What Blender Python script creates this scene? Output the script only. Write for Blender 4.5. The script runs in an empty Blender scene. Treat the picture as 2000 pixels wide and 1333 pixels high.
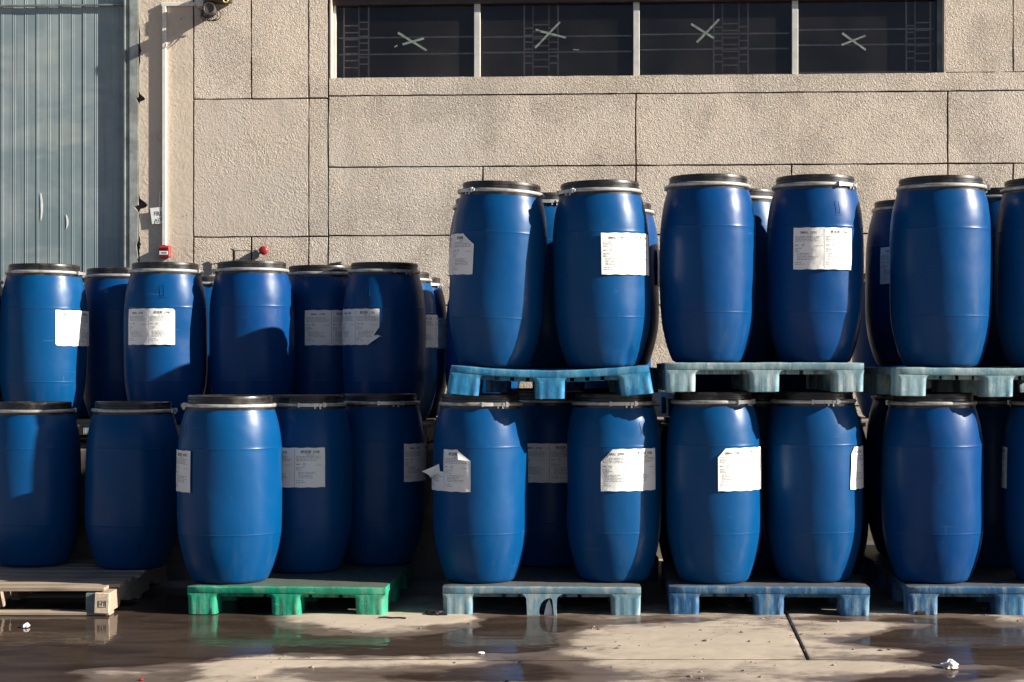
import bpy, bmesh, math, random
import numpy as np
from mathutils import Vector, Matrix, noise as mnoise

random.seed(7)
rng = np.random.default_rng(11)
R = math.radians
S = bpy.context.scene
C = S.collection

# ------------------------------------------------------------------ camera, sky, sun, exposure
F = 3200.0            # focal length in photograph pixels (2000 wide)
HOR = 714.0           # horizon row
CAMZ = 1.304
CAMY = -8.53
cam_d = bpy.data.cameras.new('camera')
cam_d.sensor_width = 36.0
cam_d.lens = F / 2000.0 * 36.0
cam_d.shift_y = (HOR - 666.5) / 2000.0
cam_d.clip_start = 0.1
cam_d.clip_end = 600.0
cam = bpy.data.objects.new('camera', cam_d)
C.objects.link(cam)
cam.location = (0, CAMY, CAMZ)
cam.rotation_euler = (R(90), 0, 0)
S.camera = cam

SUN_AZ, SUN_EL = 74.0, 25.0          # to the right of "straight towards the camera", above the horizon
sd = Vector((math.sin(R(SUN_AZ)) * math.cos(R(SUN_EL)), -math.cos(R(SUN_AZ)) * math.cos(R(SUN_EL)), math.sin(R(SUN_EL))))
W = bpy.data.worlds.new('World')
S.world = W
W.use_nodes = True
wn = W.node_tree
bg = wn.nodes['Background']
sky = wn.nodes.new('ShaderNodeTexSky')
sky.sky_type = 'NISHITA'
sky.sun_disc = False
sky.sun_elevation = R(SUN_EL)
sky.sun_rotation = math.atan2(sd.x, sd.y)
sky.air_density = 0.5
sky.dust_density = 0.5
wn.links.new(sky.outputs[0], bg.inputs[0])
bg.inputs[1].default_value = 0.05
sl = bpy.data.lights.new('sun', 'SUN')
sl.energy = 5.0
sl.angle = R(0.5)
sl.color = (1.0, 0.945, 0.85)
so = bpy.data.objects.new('sun', sl)
C.objects.link(so)
so.location = sd * 30
so.rotation_euler = sd.to_track_quat('Z', 'Y').to_euler()
S.view_settings.view_transform = 'Standard'
S.view_settings.look = 'None'
S.view_settings.exposure = 1.22
S.view_settings.gamma = 1.0
S.view_settings.use_curve_mapping = False
S.render.engine = 'CYCLES'
S.cycles.max_bounces = 4
S.cycles.diffuse_bounces = 3
S.cycles.glossy_bounces = 3
S.cycles.transparent_max_bounces = 8
S.cycles.caustics_reflective = False
S.cycles.caustics_refractive = False


def P(px, py, D):
    return Vector(((px - 1000) * D / F, D + CAMY, CAMZ + (HOR - py) * D / F))


# ------------------------------------------------------------------ helpers
def link(o, parent=None):
    C.objects.link(o)
    if parent is not None:
        o.parent = parent
    return o


def empty(name, loc=(0, 0, 0), rz=0.0, parent=None):
    o = bpy.data.objects.new(name, None)
    o.empty_display_size = 0.1
    o.location = loc
    o.rotation_euler = (0, 0, rz)
    return link(o, parent)


def tag(o, label=None, cat=None, group=None, kind=None):
    if label: o['label'] = label
    if cat: o['category'] = cat
    if group: o['group'] = group
    if kind: o['kind'] = kind
    return o


def mk(name, me, parent=None, mat=None):
    if mat is not None and not me.materials:
        me.materials.append(mat)
    return link(bpy.data.objects.new(name, me), parent)


def mesh_from(name, verts, faces, smooth=False, sharp=None):
    me = bpy.data.meshes.new(name)
    me.from_pydata([tuple(v) for v in verts], [], faces)
    me.update()
    if smooth:
        me.polygons.foreach_set('use_smooth', [True] * len(me.polygons))
        if sharp:
            me.set_sharp_from_angle(angle=R(sharp))
    return me


def bm_mesh(name, bm, smooth=False, sharp=None):
    me = bpy.data.meshes.new(name)
    bmesh.ops.recalc_face_normals(bm, faces=bm.faces)
    bm.to_mesh(me)
    bm.free()
    if smooth:
        me.polygons.foreach_set('use_smooth', [True] * len(me.polygons))
        if sharp:
            me.set_sharp_from_angle(angle=R(sharp))
    return me


def bm_box(bm, c, s, bev=0.0, rot=None):
    m = Matrix.Translation(c)
    if rot is not None:
        m = m @ rot
    m = m @ Matrix.Diagonal((s[0], s[1], s[2], 1))
    r = bmesh.ops.create_cube(bm, size=1.0, matrix=m)
    if bev > 0:
        es = list({e for v in r['verts'] for e in v.link_edges})
        bmesh.ops.bevel(bm, geom=es, offset=bev, segments=1, affect='EDGES', profile=0.5)


def box(name, c, s, mat, parent=None, bev=0.0, rot=None):
    bm = bmesh.new()
    bm_box(bm, c, s, bev, rot)
    return mk(name, bm_mesh(name, bm), parent, mat)


def bm_tube(bm, pts, rad, seg=8, closed=False):
    pts = [Vector(p) for p in pts]
    n = len(pts)
    rings = []
    for i, p in enumerate(pts):
        if closed:
            t = (pts[(i + 1) % n] - pts[i - 1]).normalized()
        else:
            t = (pts[min(i + 1, n - 1)] - pts[max(i - 1, 0)]).normalized()
        a = Vector((0, 0, 1)) if abs(t.z) < 0.9 else Vector((1, 0, 0))
        u = t.cross(a).normalized()
        v = t.cross(u)
        r = rad[i] if isinstance(rad, (list, tuple)) else rad
        rings.append([bm.verts.new(p + u * (r * math.cos(2 * math.pi * k / seg)) + v * (r * math.sin(2 * math.pi * k / seg))) for k in range(seg)])
    m = n if closed else n - 1
    for i in range(m):
        a, b = rings[i], rings[(i + 1) % n]
        for k in range(seg):
            bm.faces.new((a[k], a[(k + 1) % seg], b[(k + 1) % seg], b[k]))
    if not closed:
        bm.faces.new(rings[0])
        bm.faces.new(list(reversed(rings[-1])))


def tube(name, pts, rad, mat, parent=None, seg=8, closed=False):
    bm = bmesh.new()
    bm_tube(bm, pts, rad, seg, closed)
    return mk(name, bm_mesh(name, bm, True, 50), parent, mat)


def lathe_mesh(name, prof, n=72, sharp=40):
    vs, fs = [], []
    for r, z in prof:
        for k in range(n):
            a = 2 * math.pi * k / n
            vs.append((r * math.sin(a), -r * math.cos(a), z))
    for i in range(len(prof) - 1):
        for k in range(n):
            k2 = (k + 1) % n
            fs.append((i * n + k, i * n + k2, (i + 1) * n + k2, (i + 1) * n + k))
    return mesh_from(name, vs, fs, True, sharp)


def prism(name, poly, y0, y1, mat, parent=None, bev=0.0):
    """poly in (x, z), extruded along local y from y0 (front) to y1 (back)"""
    bm = bmesh.new()
    a = [bm.verts.new((x, y0, z)) for x, z in poly]
    b = [bm.verts.new((x, y1, z)) for x, z in poly]
    bm.faces.new(a)
    bm.faces.new(list(reversed(b)))
    n = len(poly)
    for i in range(n):
        j = (i + 1) % n
        bm.faces.new((a[j], a[i], b[i], b[j]))
    if bev > 0:
        bm.edges.ensure_lookup_table()
        es = [e for e in bm.edges if all(abs(v.co.y - y0) < 1e-6 for v in e.verts)]
        bmesh.ops.bevel(bm, geom=es, offset=bev, segments=1, affect='EDGES')
    return mk(name, bm_mesh(name, bm), parent, mat)


# ------------------------------------------------------------------ node material helper
class M:
    def __init__(self, name):
        self.m = bpy.data.materials.new(name)
        self.m.use_nodes = True
        self.t = self.m.node_tree
        self.t.nodes.clear()
        self.out = self.n('ShaderNodeOutputMaterial')

    def n(self, typ, **kw):
        nd = self.t.nodes.new(typ)
        for k, v in kw.items():
            setattr(nd, k, v)
        return nd

    def set(self, sock, v):
        if hasattr(v, 'is_linked') or isinstance(v, bpy.types.NodeSocket):
            self.t.links.new(v, sock)
        else:
            if isinstance(v, (tuple, list)) and len(v) == 3 and sock.type == 'RGBA':
                v = (*v, 1.0)
            sock.default_value = v

    def pos(self):
        return self.n('ShaderNodeNewGeometry').outputs['Position']

    def obj(self):
        return self.n('ShaderNodeTexCoord').outputs['Object']

    def rnd(self):
        return self.n('ShaderNodeObjectInfo').outputs['Random']

    def mapv(self, v, scale=(1, 1, 1), loc=(0, 0, 0)):
        nd = self.n('ShaderNodeMapping')
        self.set(nd.inputs['Vector'], v)
        nd.inputs['Scale'].default_value = scale
        self.set(nd.inputs['Location'], loc)
        return nd.outputs[0]

    def noise(self, v, scale, detail=3, rough=0.5, dist=0.0):
        nd = self.n('ShaderNodeTexNoise')
        self.set(nd.inputs['Vector'], v)
        nd.inputs['Scale'].default_value = scale
        nd.inputs['Detail'].default_value = detail
        nd.inputs['Roughness'].default_value = rough
        nd.inputs['Distortion'].default_value = dist
        return nd.outputs['Fac']

    def ramp(self, v, a, b, lo=0.0, hi=1.0):
        nd = self.n('ShaderNodeMapRange', interpolation_type='SMOOTHSTEP')
        self.set(nd.inputs['Value'], v)
        nd.inputs['From Min'].default_value = a
        nd.inputs['From Max'].default_value = b
        nd.inputs['To Min'].default_value = lo
        nd.inputs['To Max'].default_value = hi
        return nd.outputs[0]

    def math(self, op, a, b=0.0):
        nd = self.n('ShaderNodeMath', operation=op)
        self.set(nd.inputs[0], a)
        self.set(nd.inputs[1], b)
        return nd.outputs[0]

    def mix(self, f, a, b, mode='MIX'):
        nd = self.n('ShaderNodeMix', data_type='RGBA', blend_type=mode)
        self.set(nd.inputs[0], f)
        self.set(nd.inputs[6], a)
        self.set(nd.inputs[7], b)
        return nd.outputs[2]

    def sepz(self, v, i=2):
        nd = self.n('ShaderNodeSeparateXYZ')
        self.set(nd.inputs[0], v)
        return nd.outputs[i]

    def bump(self, h, strength, dist, normal=None):
        nd = self.n('ShaderNodeBump')
        self.set(nd.inputs['Height'], h)
        self.set(nd.inputs['Strength'], strength)
        nd.inputs['Distance'].default_value = dist
        if normal is not None:
            self.set(nd.inputs['Normal'], normal)
        return nd.outputs[0]

    def pbr(self, col, rough=0.5, normal=None, metal=0.0, spec=0.5):
        nd = self.n('ShaderNodeBsdfPrincipled')
        self.set(nd.inputs['Base Color'], col)
        self.set(nd.inputs['Roughness'], rough)
        self.set(nd.inputs['Metallic'], metal)
        self.set(nd.inputs['Specular IOR Level'], spec)
        if normal is not None:
            self.set(nd.inputs['Normal'], normal)
        self.t.links.new(nd.outputs[0], self.out.inputs['Surface'])
        return self.m


def simple(name, col, rough=0.5, metal=0.0, var=0.15, scale=18.0, bump=0.0):
    m = M(name)
    p = m.pos()
    f = m.noise(p, scale, 4, 0.6)
    c = m.mix(m.ramp(f, 0.3, 0.7), tuple(x * (1 - var) for x in col), tuple(min(1, x * (1 + var)) for x in col))
    nr = m.bump(m.noise(p, scale * 6, 2), bump, 0.004) if bump else None
    return m.pbr(c, rough, nr, metal)


# ---- drum plastic
m = M('drum_blue_plastic')
ob = m.obj()
rd = m.rnd()
off = m.n('ShaderNodeCombineXYZ')
m.set(off.inputs[0], m.math('MULTIPLY', rd, 37.0)); m.set(off.inputs[1], m.math('MULTIPLY', rd, 17.0))
v = m.mapv(ob, (1, 1, 1), off.outputs[0])
base = m.mix(rd, (0.0001, 0.036, 0.152), (0.0001, 0.055, 0.170))
mott = m.noise(v, 3.0, 4, 0.6)
base = m.mix(m.ramp(mott, 0.35, 0.75, 0, 0.35), base, (0.0002, 0.060, 0.168))
streak = m.noise(m.mapv(v, (16, 16, 0.8)), 1.0, 4, 0.65)
dz = m.ramp(m.sepz(ob), 0.36, 0.0)
dirt = m.math('MULTIPLY', m.ramp(streak, 0.46, 0.72), m.math('ADD', m.math('MULTIPLY', dz, 0.34), 0.07))
patch = m.ramp(m.noise(v, 6.0, 5, 0.7), 0.60, 0.72, 0, 0.12)
spots = m.ramp(m.noise(v, 24.0, 5, 0.72), 0.65, 0.72, 0, 0.30)
dirt = m.math('MAXIMUM', m.math('MAXIMUM', dirt, spots), patch)
base = m.mix(dirt, base, (0.030, 0.068, 0.13))
scr = m.ramp(m.noise(m.mapv(v, (4, 4, 90)), 1.0, 3, 0.65), 0.68, 0.74, 0, 0.22)
base = m.mix(scr, base, (0.10, 0.20, 0.34))
scr2 = m.ramp(m.noise(m.mapv(v, (90, 90, 5)), 1.0, 2, 0.5), 0.74, 0.78, 0, 0.25)
base = m.mix(scr2, base, (0.12, 0.20, 0.30))
rough = m.math('ADD', m.ramp(m.noise(v, 9.0, 4), 0.3, 0.75, 0.31, 0.40), m.math('MULTIPLY', dirt, 0.5))
nb = m.bump(m.noise(v, 5.0, 2), 0.30, 0.02)
nb = m.bump(m.noise(v, 160.0, 2), 0.05, 0.002, nb)
DRUM = m.pbr(base, rough, nb, 0, 0.21)

m = M('lid_black_plastic')
p = m.pos()
f = m.noise(p, 14, 4, 0.65)
LID = m.pbr(m.mix(m.ramp(f, 0.42, 0.75, 0, 0.7), (0.008, 0.007, 0.007), (0.06, 0.05, 0.042)), m.ramp(f, 0.3, 0.7, 0.28, 0.5), m.bump(m.noise(p, 60, 3), 0.1, 0.003))

m = M('clamp_ring_galvanised')
p = m.pos()
f = m.noise(p, 25, 4, 0.6)
rc = m.mix(m.ramp(f, 0.35, 0.75), (0.50, 0.50, 0.48), (0.27, 0.27, 0.255))
rc = m.mix(m.ramp(m.noise(p, 11, 5, 0.7), 0.60, 0.74, 0, 0.8), rc, (0.16, 0.085, 0.05))
RING = m.pbr(rc, m.ramp(f, 0.3, 0.8, 0.38, 0.55), None, 0.5)
m = M('latch_steel')
p = m.pos()
f = m.noise(p, 60, 4, 0.6)
LATCH = m.pbr(m.mix(m.ramp(f, 0.55, 0.75), (0.50, 0.50, 0.48), (0.16, 0.10, 0.07)), 0.42, None, 0.6)

m = M('label_paper')
p = m.obj()
f = m.noise(p, 9, 4, 0.6)
PAPER = m.pbr(m.mix(m.ramp(f, 0.35, 0.8, 0, 0.6), (0.84, 0.83, 0.79), (0.72, 0.71, 0.67)), 0.55, m.bump(m.noise(p, 11, 4), 0.6, 0.010))
INK = simple('label_ink', (0.10, 0.10, 0.11), 0.6)
INKF = simple('label_fine_print', (0.24, 0.25, 0.25), 0.6)
EMB = DRUM


def plastic(name, ca, cb, cdirt, amt):
    m = M(name)
    p = m.pos()
    big = m.noise(p, 7.0, 4, 0.65)
    st = m.noise(m.mapv(p, (17, 17, 4.5)), 1.0, 5, 0.7)
    c = m.mix(m.ramp(big, 0.35, 0.65), ca, cb)
    c = m.mix(m.ramp(st, 0.46, 0.66, 0, amt), c, cdirt)
    gr = m.noise(p, 38, 5, 0.7)
    c = m.mix(m.ramp(gr, 0.60, 0.75, 0, 0.55), c, tuple(x * 0.32 for x in cdirt))
    sc = m.noise(m.mapv(p, (10, 10, 60)), 1.0, 3, 0.7)
    c = m.mix(m.ramp(sc, 0.66, 0.72, 0, 0.5), c, tuple(min(1, x * 1.5) for x in cdirt))
    nz = m.sepz(m.n('ShaderNodeNewGeometry').outputs['Normal'])
    c = m.mix(m.math('MULTIPLY', m.ramp(nz, 0.5, 0.95), m.ramp(gr, 0.2, 0.6, 0.55, 0.95)), c, (0.10, 0.088, 0.072))
    n1 = m.bump(gr, 0.25, 0.006)
    n1 = m.bump(st, 0.2, 0.006, n1)
    return m.pbr(c, m.ramp(gr, 0.3, 0.7, 0.38, 0.6), n1)


PAL_GREEN = plastic('pallet_green_plastic', (0.0, 0.21, 0.11), (0.005, 0.33, 0.185), (0.17, 0.38, 0.27), 0.6)
PAL_BLUE = plastic('pallet_bright_blue_plastic', (0.004, 0.10, 0.24), (0.010, 0.19, 0.36), (0.12, 0.34, 0.46), 0.6)
PAL_MID = plastic('pallet_blue_plastic', (0.010, 0.08, 0.20), (0.04, 0.15, 0.28), (0.20, 0.29, 0.34), 0.8)
PAL_FADE = plastic('pallet_faded_plastic', (0.08, 0.20, 0.27), (0.17, 0.27, 0.31), (0.32, 0.36, 0.34), 0.8)
PAL_PALE = plastic('pallet_pale_plastic', (0.11, 0.23, 0.28), (0.22, 0.34, 0.37), (0.40, 0.48, 0.48), 0.85)

m = M('weathered_wood')
p = m.obj()
g = m.noise(m.mapv(p, (3, 60, 60)), 1.0, 4, 0.65)
b = m.noise(p, 4, 3)
c = m.mix(m.ramp(g, 0.3, 0.72), (0.40, 0.30, 0.21), (0.19, 0.14, 0.10))
c = m.mix(m.ramp(b, 0.5, 0.75, 0, 0.5), c, (0.10, 0.075, 0.06))
c = m.mix(m.math('MULTIPLY', m.rnd(), 0.4), c, (0.40, 0.33, 0.25))
WOOD = m.pbr(c, 0.8, m.bump(g, 0.4, 0.004))
m = M('pale_wood')
p = m.obj()
g = m.noise(m.mapv(p, (60, 3, 60)), 1.0, 4, 0.6)
WOODL = m.pbr(m.mix(m.ramp(g, 0.3, 0.75), (0.62, 0.50, 0.36), (0.42, 0.32, 0.22)), 0.75, m.bump(g, 0.3, 0.003))  # paler wood tone for the stringer end and loose block


# ---- wall stucco
def stucco(name, strength, ca, cb, sc=60.0):
    m = M(name)
    p = m.pos()
    wv = m.mapv(p, (1.0, 1.0, 0.85))
    n1 = m.noise(wv, sc, 3, 0.55, 1.6)
    n2 = m.noise(p, sc * 3.3, 3, 0.6, 0.6)
    h = m.math('ADD', m.ramp(n1, 0.36, 0.66), m.math('MULTIPLY', n2, 0.45))
    big = m.noise(p, 0.9, 4, 0.6)
    mid = m.noise(p, 4.5, 4, 0.6)
    c = m.mix(m.ramp(big, 0.35, 0.68), ca, cb)
    c = m.mix(m.ramp(mid, 0.48, 0.75, 0, 0.55), c, tuple(x * 0.74 for x in ca))
    stn = m.noise(m.mapv(p, (3.5, 3.5, 0.35)), 1.0, 4, 0.6)
    c = m.mix(m.ramp(stn, 0.50, 0.72, 0, 0.42), c, (0.38, 0.325, 0.27))
    c = m.mix(m.math('MULTIPLY', m.rnd(), 0.22), c, tuple(x * 0.72 for x in cb))
    # low spots between the trowelled ridges are darker
    c = m.mix(m.ramp(n1, 0.40, 0.30, 0, 0.35), c, tuple(x * 0.55 for x in ca))
    pit = m.noise(p, 55, 2, 0.5)
    c = m.mix(m.ramp(pit, 0.69, 0.76, 0, 0.75), c, (0.10, 0.08, 0.065))
    sm_ = m.ramp(m.noise(p, 2.3, 2, 0.5), 0.35, 0.62, 0.6 * strength, 1.15 * strength)
    nn = m.bump(h, sm_, 0.014)
    return m.pbr(c, 0.85, nn, 0, 0.25)


STUC = stucco('stucco_rough', 0.68, (0.67, 0.56, 0.44), (0.63, 0.545, 0.455))
STUC2 = stucco('stucco_worn', 0.28, (0.655, 0.55, 0.435), (0.62, 0.54, 0.45), 40.0)
PLAST = stucco('plaster_smooth', 0.12, (0.66, 0.545, 0.42), (0.62, 0.52, 0.41), 18.0)
SILT = simple('joint_silt', (0.11, 0.082, 0.062), 0.9, 0, 0.4, 20, 0.3)
GROUT = simple('joint_dark', (0.045, 0.035, 0.035), 0.9)
HOLE_SHADE = simple('hole_shade', (0.03, 0.02, 0.015), 0.95)

m = M('door_painted_steel')
p = m.pos()
b1 = m.noise(p, 2.2, 4, 0.6, 0.4)
b2 = m.noise(m.mapv(p, (2.0, 2.0, 6.0)), 1.0, 3, 0.55)
c = m.mix(m.ramp(b1, 0.35, 0.70), (0.195, 0.255, 0.265), (0.29, 0.345, 0.345))
c = m.mix(m.ramp(b2, 0.5, 0.75, 0, 0.6), c, (0.36, 0.395, 0.37))
run = m.noise(m.mapv(p, (40, 40, 1.2)), 1.0, 4, 0.6)
c = m.mix(m.ramp(run, 0.48, 0.75, 0, 0.5), c, (0.13, 0.17, 0.18))
DOOR = m.pbr(c, m.ramp(b1, 0.3, 0.7, 0.42, 0.6), m.bump(m.noise(p, 3.0, 2), 0.15, 0.02), 0.0, 0.4)
DOORW = simple('door_paint_mark', (0.85, 0.84, 0.80), 0.7)
FRAME = simple('frame_grey_steel', (0.34, 0.35, 0.32), 0.45, 0.3, 0.3, 9.0, 0.1)
FRAMED = simple('frame_teal_and_shaded_steel', (0.17, 0.21, 0.20), 0.5, 0.2, 0.3, 9.0, 0.1)
ALU = simple('window_aluminium', (0.58, 0.56, 0.50), 0.45, 0.2, 0.12, 12)
DARKB = simple('dark_brown_metal', (0.035, 0.02, 0.016), 0.5)
WHITEP = simple('white_plastic', (0.70, 0.68, 0.60), 0.45, 0, 0.08)
SIGNW = simple('sign_white', (0.80, 0.79, 0.74), 0.5, 0, 0.06)
REDP = simple('red_plastic', (0.30, 0.016, 0.018), 0.4, 0, 0.15)
BLACK = simple('black_paint', (0.010, 0.008, 0.008), 0.45)
WIRE = simple('wire_black', (0.02, 0.018, 0.016), 0.5)
GREYM = simple('lamp_grey_metal', (0.40, 0.38, 0.34), 0.4, 0.4)
LAMPD = simple('lamp_dark_metal', (0.10, 0.085, 0.075), 0.45, 0.3, 0.4, 30)
YELL = simple('yellowed_plastic', (0.60, 0.50, 0.20), 0.45)
GRILLE = simple('grille_painted_steel', (0.75, 0.72, 0.70), 0.6)
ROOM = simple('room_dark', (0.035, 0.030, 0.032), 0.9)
TAPE = simple('packing_tape', (0.165, 0.195, 0.165), 0.5, 0, 0.35, 40)
DOCK = simple('dock_concrete', (0.16, 0.135, 0.11), 0.85, 0, 0.3, 5, 0.2)

m = M('window_glass')
tr = m.n('ShaderNodeBsdfTransparent')
f = m.noise(m.pos(), 3, 4, 0.6)
m.set(tr.inputs[0], m.mix(m.ramp(f, 0.3, 0.7), (0.80, 0.78, 0.77), (0.88, 0.86, 0.85)))
gl = m.n('ShaderNodeBsdfGlossy')
gl.inputs['Roughness'].default_value = 0.06
gl.inputs['Color'].default_value = (0.60, 0.56, 0.54, 1)
fr = m.n('ShaderNodeFresnel')
fr.inputs[0].default_value = 1.45
mx = m.n('ShaderNodeMixShader')
m.t.links.new(fr.outputs[0], mx.inputs[0]); m.t.links.new(tr.outputs[0], mx.inputs[1]); m.t.links.new(gl.outputs[0], mx.inputs[2])
# film of dust on the outside
df = m.n('ShaderNodeBsdfDiffuse')
df.inputs['Color'].default_value = (0.30, 0.27, 0.25, 1)
mx2 = m.n('ShaderNodeMixShader')
m.set(mx2.inputs[0], m.ramp(m.noise(m.pos(), 1.6, 4, 0.6), 0.3, 0.75, 0.02, 0.07))
m.t.links.new(mx.outputs[0], mx2.inputs[1]); m.t.links.new(df.outputs[0], mx2.inputs[2])
m.t.links.new(mx2.outputs[0], m.out.inputs['Surface'])
GLASS = m.m

# ---- ground concrete: wetness follows the height of the slab above the standing water
m = M('yard_concrete')
p = m.pos()
z = m.sepz(p)
jit = m.math('MULTIPLY', m.math('SUBTRACT', m.noise(m.mapv(p, (22, 40, 22)), 1.0, 5, 0.75), 0.5), 0.0042)
zz = m.math('ADD', z, jit)
wet = m.ramp(zz, 0.0062, 0.0022)
deep = m.ramp(zz, 0.0014, -0.0025)
big = m.noise(p, 1.6, 5, 0.6)
swp = m.noise(m.mapv(p, (2.0, 9.0, 2.0)), 1.0, 5, 0.65)
c = m.mix(m.ramp(big, 0.3, 0.7), (0.44, 0.36, 0.275), (0.37, 0.305, 0.235))
c = m.mix(m.ramp(swp, 0.45, 0.75, 0, 0.45), c, (0.30, 0.24, 0.19))
fine = m.noise(p, 90, 3, 0.6)
c = m.mix(m.ramp(fine, 0.55, 0.8, 0, 0.35), c, (0.33, 0.27, 0.21))
spk = m.noise(p, 34, 2, 0.5)
c = m.mix(m.ramp(spk, 0.74, 0.77, 0, 0.8), c, (0.10, 0.075, 0.06))
wetc = m.mix(m.ramp(swp, 0.3, 0.75), (0.150, 0.112, 0.087), (0.095, 0.070, 0.056))
c = m.mix(wet, c, wetc)
c = m.mix(deep, c, (0.066, 0.046, 0.036))
rough = m.math('SUBTRACT', 0.85, m.math('MULTIPLY', wet, 0.50))
n1 = m.bump(fine, 0.25, 0.003)
n1 = m.bump(swp, 0.22, 0.01, n1)
CONC = m.pbr(c, rough, n1, 0, 0.4)

m = M('puddle_water')
p = m.pos()
nb = m.bump(m.noise(m.mapv(p, (5, 9, 5)), 1.0, 3, 0.5), 0.16, 0.012)
tr = m.n('ShaderNodeBsdfTransparent')
tr.inputs[0].default_value = (0.95, 0.92, 0.89, 1)
gl = m.n('ShaderNodeBsdfGlossy')
gl.inputs['Roughness'].default_value = 0.03
fr = m.n('ShaderNodeFresnel')
fr.inputs[0].default_value = 1.33
m.t.links.new(nb, gl.inputs['Normal'])
mud = m.n('ShaderNodeBsdfDiffuse')
m.set(mud.inputs['Color'], m.mix(m.ramp(m.noise(m.mapv(p, (1.6, 4.5, 1.6)), 1.0, 5, 0.65, 0.8), 0.32, 0.70), (0.060, 0.042, 0.033), (0.125, 0.090, 0.068)))
mm = m.n('ShaderNodeMixShader')
m.t.links.new(tr.outputs[0], mm.inputs[1]); m.t.links.new(mud.outputs[0], mm.inputs[2])
mx = m.n('ShaderNodeMixShader')
dp = m.n('ShaderNodeAttribute', attribute_name='depth')
fade = m.ramp(m.math('ADD', dp.outputs['Fac'], m.math('MULTIPLY', m.math('SUBTRACT', m.noise(p, 40, 4, 0.7), 0.5), 0.0016)), 0.0001, 0.0026)
m.t.links.new(m.math('MULTIPLY', fade, 0.50), mm.inputs[0])
m.t.links.new(m.math('MULTIPLY', m.math('MULTIPLY', fr.outputs[0], 0.78), fade), mx.inputs[0]); m.t.links.new(mm.outputs[0], mx.inputs[1]); m.t.links.new(gl.outputs[0], mx.inputs[2])
m.t.links.new(mx.outputs[0], m.out.inputs['Surface'])
WATER = m.m

# ------------------------------------------------------------------ ground: slabs with real relief, water lying in the low spots
BLOBS = [  # px x, px y, half width, half height, depth (negative = low, positive = dry)
    (150, 1236, 330, 52, -1.7), (-60, 1300, 260, 60, -1.0), (330, 1228, 220, 40, -1.4), (430, 1262, 180, 26, -1.2),
    (620, 1263, 230, 18, -1.25), (830, 1258, 230, 20, -1.25), (960, 1236, 130, 26, -1.15), (1050, 1215, 110, 16, -1.05),
    (1230, 1207, 60, 8, -0.8), (1000, 1268, 120, 18, -0.9), (300, 1180, 330, 25, -1.2),
    (60, 1318, 220, 26, -0.75), (300, 1290, 130, 12, -0.5), (330, 1320, 90, 12, -0.55), (640, 1312, 90, 9, -0.5), (780, 1326, 160, 10, -0.7),
    (930, 1318, 130, 16, -0.75), (1070, 1316, 130, 20, -0.8), (1000, 1296, 90, 10, -0.6), (1150, 1290, 60, 8, -0.5),
    (1330, 1210, 60, 7, -0.75), (1910, 1248, 190, 40, -1.45), (1800, 1252, 110, 14, -0.8), (1720, 1246, 90, 9, -0.7), (1650, 1208, 70, 6, -0.75), (1800, 1212, 70, 9, -0.9),
    (1950, 1290, 170, 25, -1.0), (1830, 1322, 190, 14, -0.85), (1700, 1328, 130, 8, -0.7),
    (700, 1213, 150, 12, 1.0), (820, 1205, 70, 16, 0.9), (900, 1212, 45, 8, 0.7), (1750, 1272, 90, 9, 0.8), (1730, 1225, 120, 12, 0.8), (520, 1298, 150, 9, 0.7),
    (230, 1312, 90, 7, 0.8), (1700, 1302, 150, 9, 0.6), (1900, 1306, 60, 5, 0.6), (480, 1312, 70, 10, 0.7), (860, 1297, 120, 6, 0.5), (1350, 1270, 220, 45, 0.5), (1980, 1212, 40, 12, 0.5)]


_tab = np.random.default_rng(5).uniform(-1, 1, (256, 256))


def vnoise(x, y, seed):
    xi, yi = np.floor(x).astype(int), np.floor(y).astype(int)
    fx, fy = x - xi, y - yi
    fx, fy = fx * fx * (3 - 2 * fx), fy * fy * (3 - 2 * fy)
    t = lambda i, j: _tab[(i + seed * 37) % 256, (j + seed * 91) % 256]
    return (t(xi, yi) * (1 - fx) + t(xi + 1, yi) * fx) * (1 - fy) + (t(xi, yi + 1) * (1 - fx) + t(xi + 1, yi + 1) * fx) * fy


def fbm(x, y, seed, octv=4):
    o, a, t = 0, 1.0, 0
    for k in range(octv):
        o = o + a * vnoise(x * 2 ** k + 13.7 * k, y * 2 ** k + 5.3 * k, seed + k)
        t += a
        a *= 0.55
    return o / t


def ground_h(X, Y):
    D = Y - CAMY
    Dc = np.maximum(D, 1.5)
    px = 1000 + X * F / Dc
    py = HOR + CAMZ * F / Dc
    def wob(sc, seed, sy=1.0):
        return fbm(X * sc, Y * sc * sy, seed)
    px = px + 75 * wob(1.7, 3) + 16 * wob(9.0, 5)
    py = py + 12.0 * wob(1.9, 8) + 3.0 * wob(11.0, 9)
    mfield = np.full(X.shape, 0.42)
    for bx, by, hw, hh, s in BLOBS:
        q = ((px - bx) / hw) ** 2 + ((py - by) / hh) ** 2
        mfield += s * np.exp(-q ** 1.5)
    mfield = np.clip(mfield, -1.1, 1.0)
    mfield += 0.34 * wob(4.0, 12, 1.6) + 0.26 * wob(10.0, 15, 1.8)
    far = np.clip((np.abs(X) - 3.0) / 0.3, 0, 1) + np.clip((Y - 0.9) / 0.3, 0, 1) + np.clip((-2.2 - Y) / 0.3, 0, 1)
    mfield = np.where(far > 0, mfield + (0.75 - mfield) * np.clip(far, 0, 1), mfield)
    return 0.0062 * mfield + 0.0016 + 0.0007 * fbm(X * 22, Y * 22, 21, 3)


def axis(lo, hi, f0, f1, step):
    left = np.linspace(lo, f0, 8)[:-1] if lo < f0 else np.array([])
    mid = np.arange(f0, f1, step) if f1 > f0 else np.array([f0])
    right = np.linspace(f1, hi, 8)
    return np.unique(np.concatenate([left, mid, right]))


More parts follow.
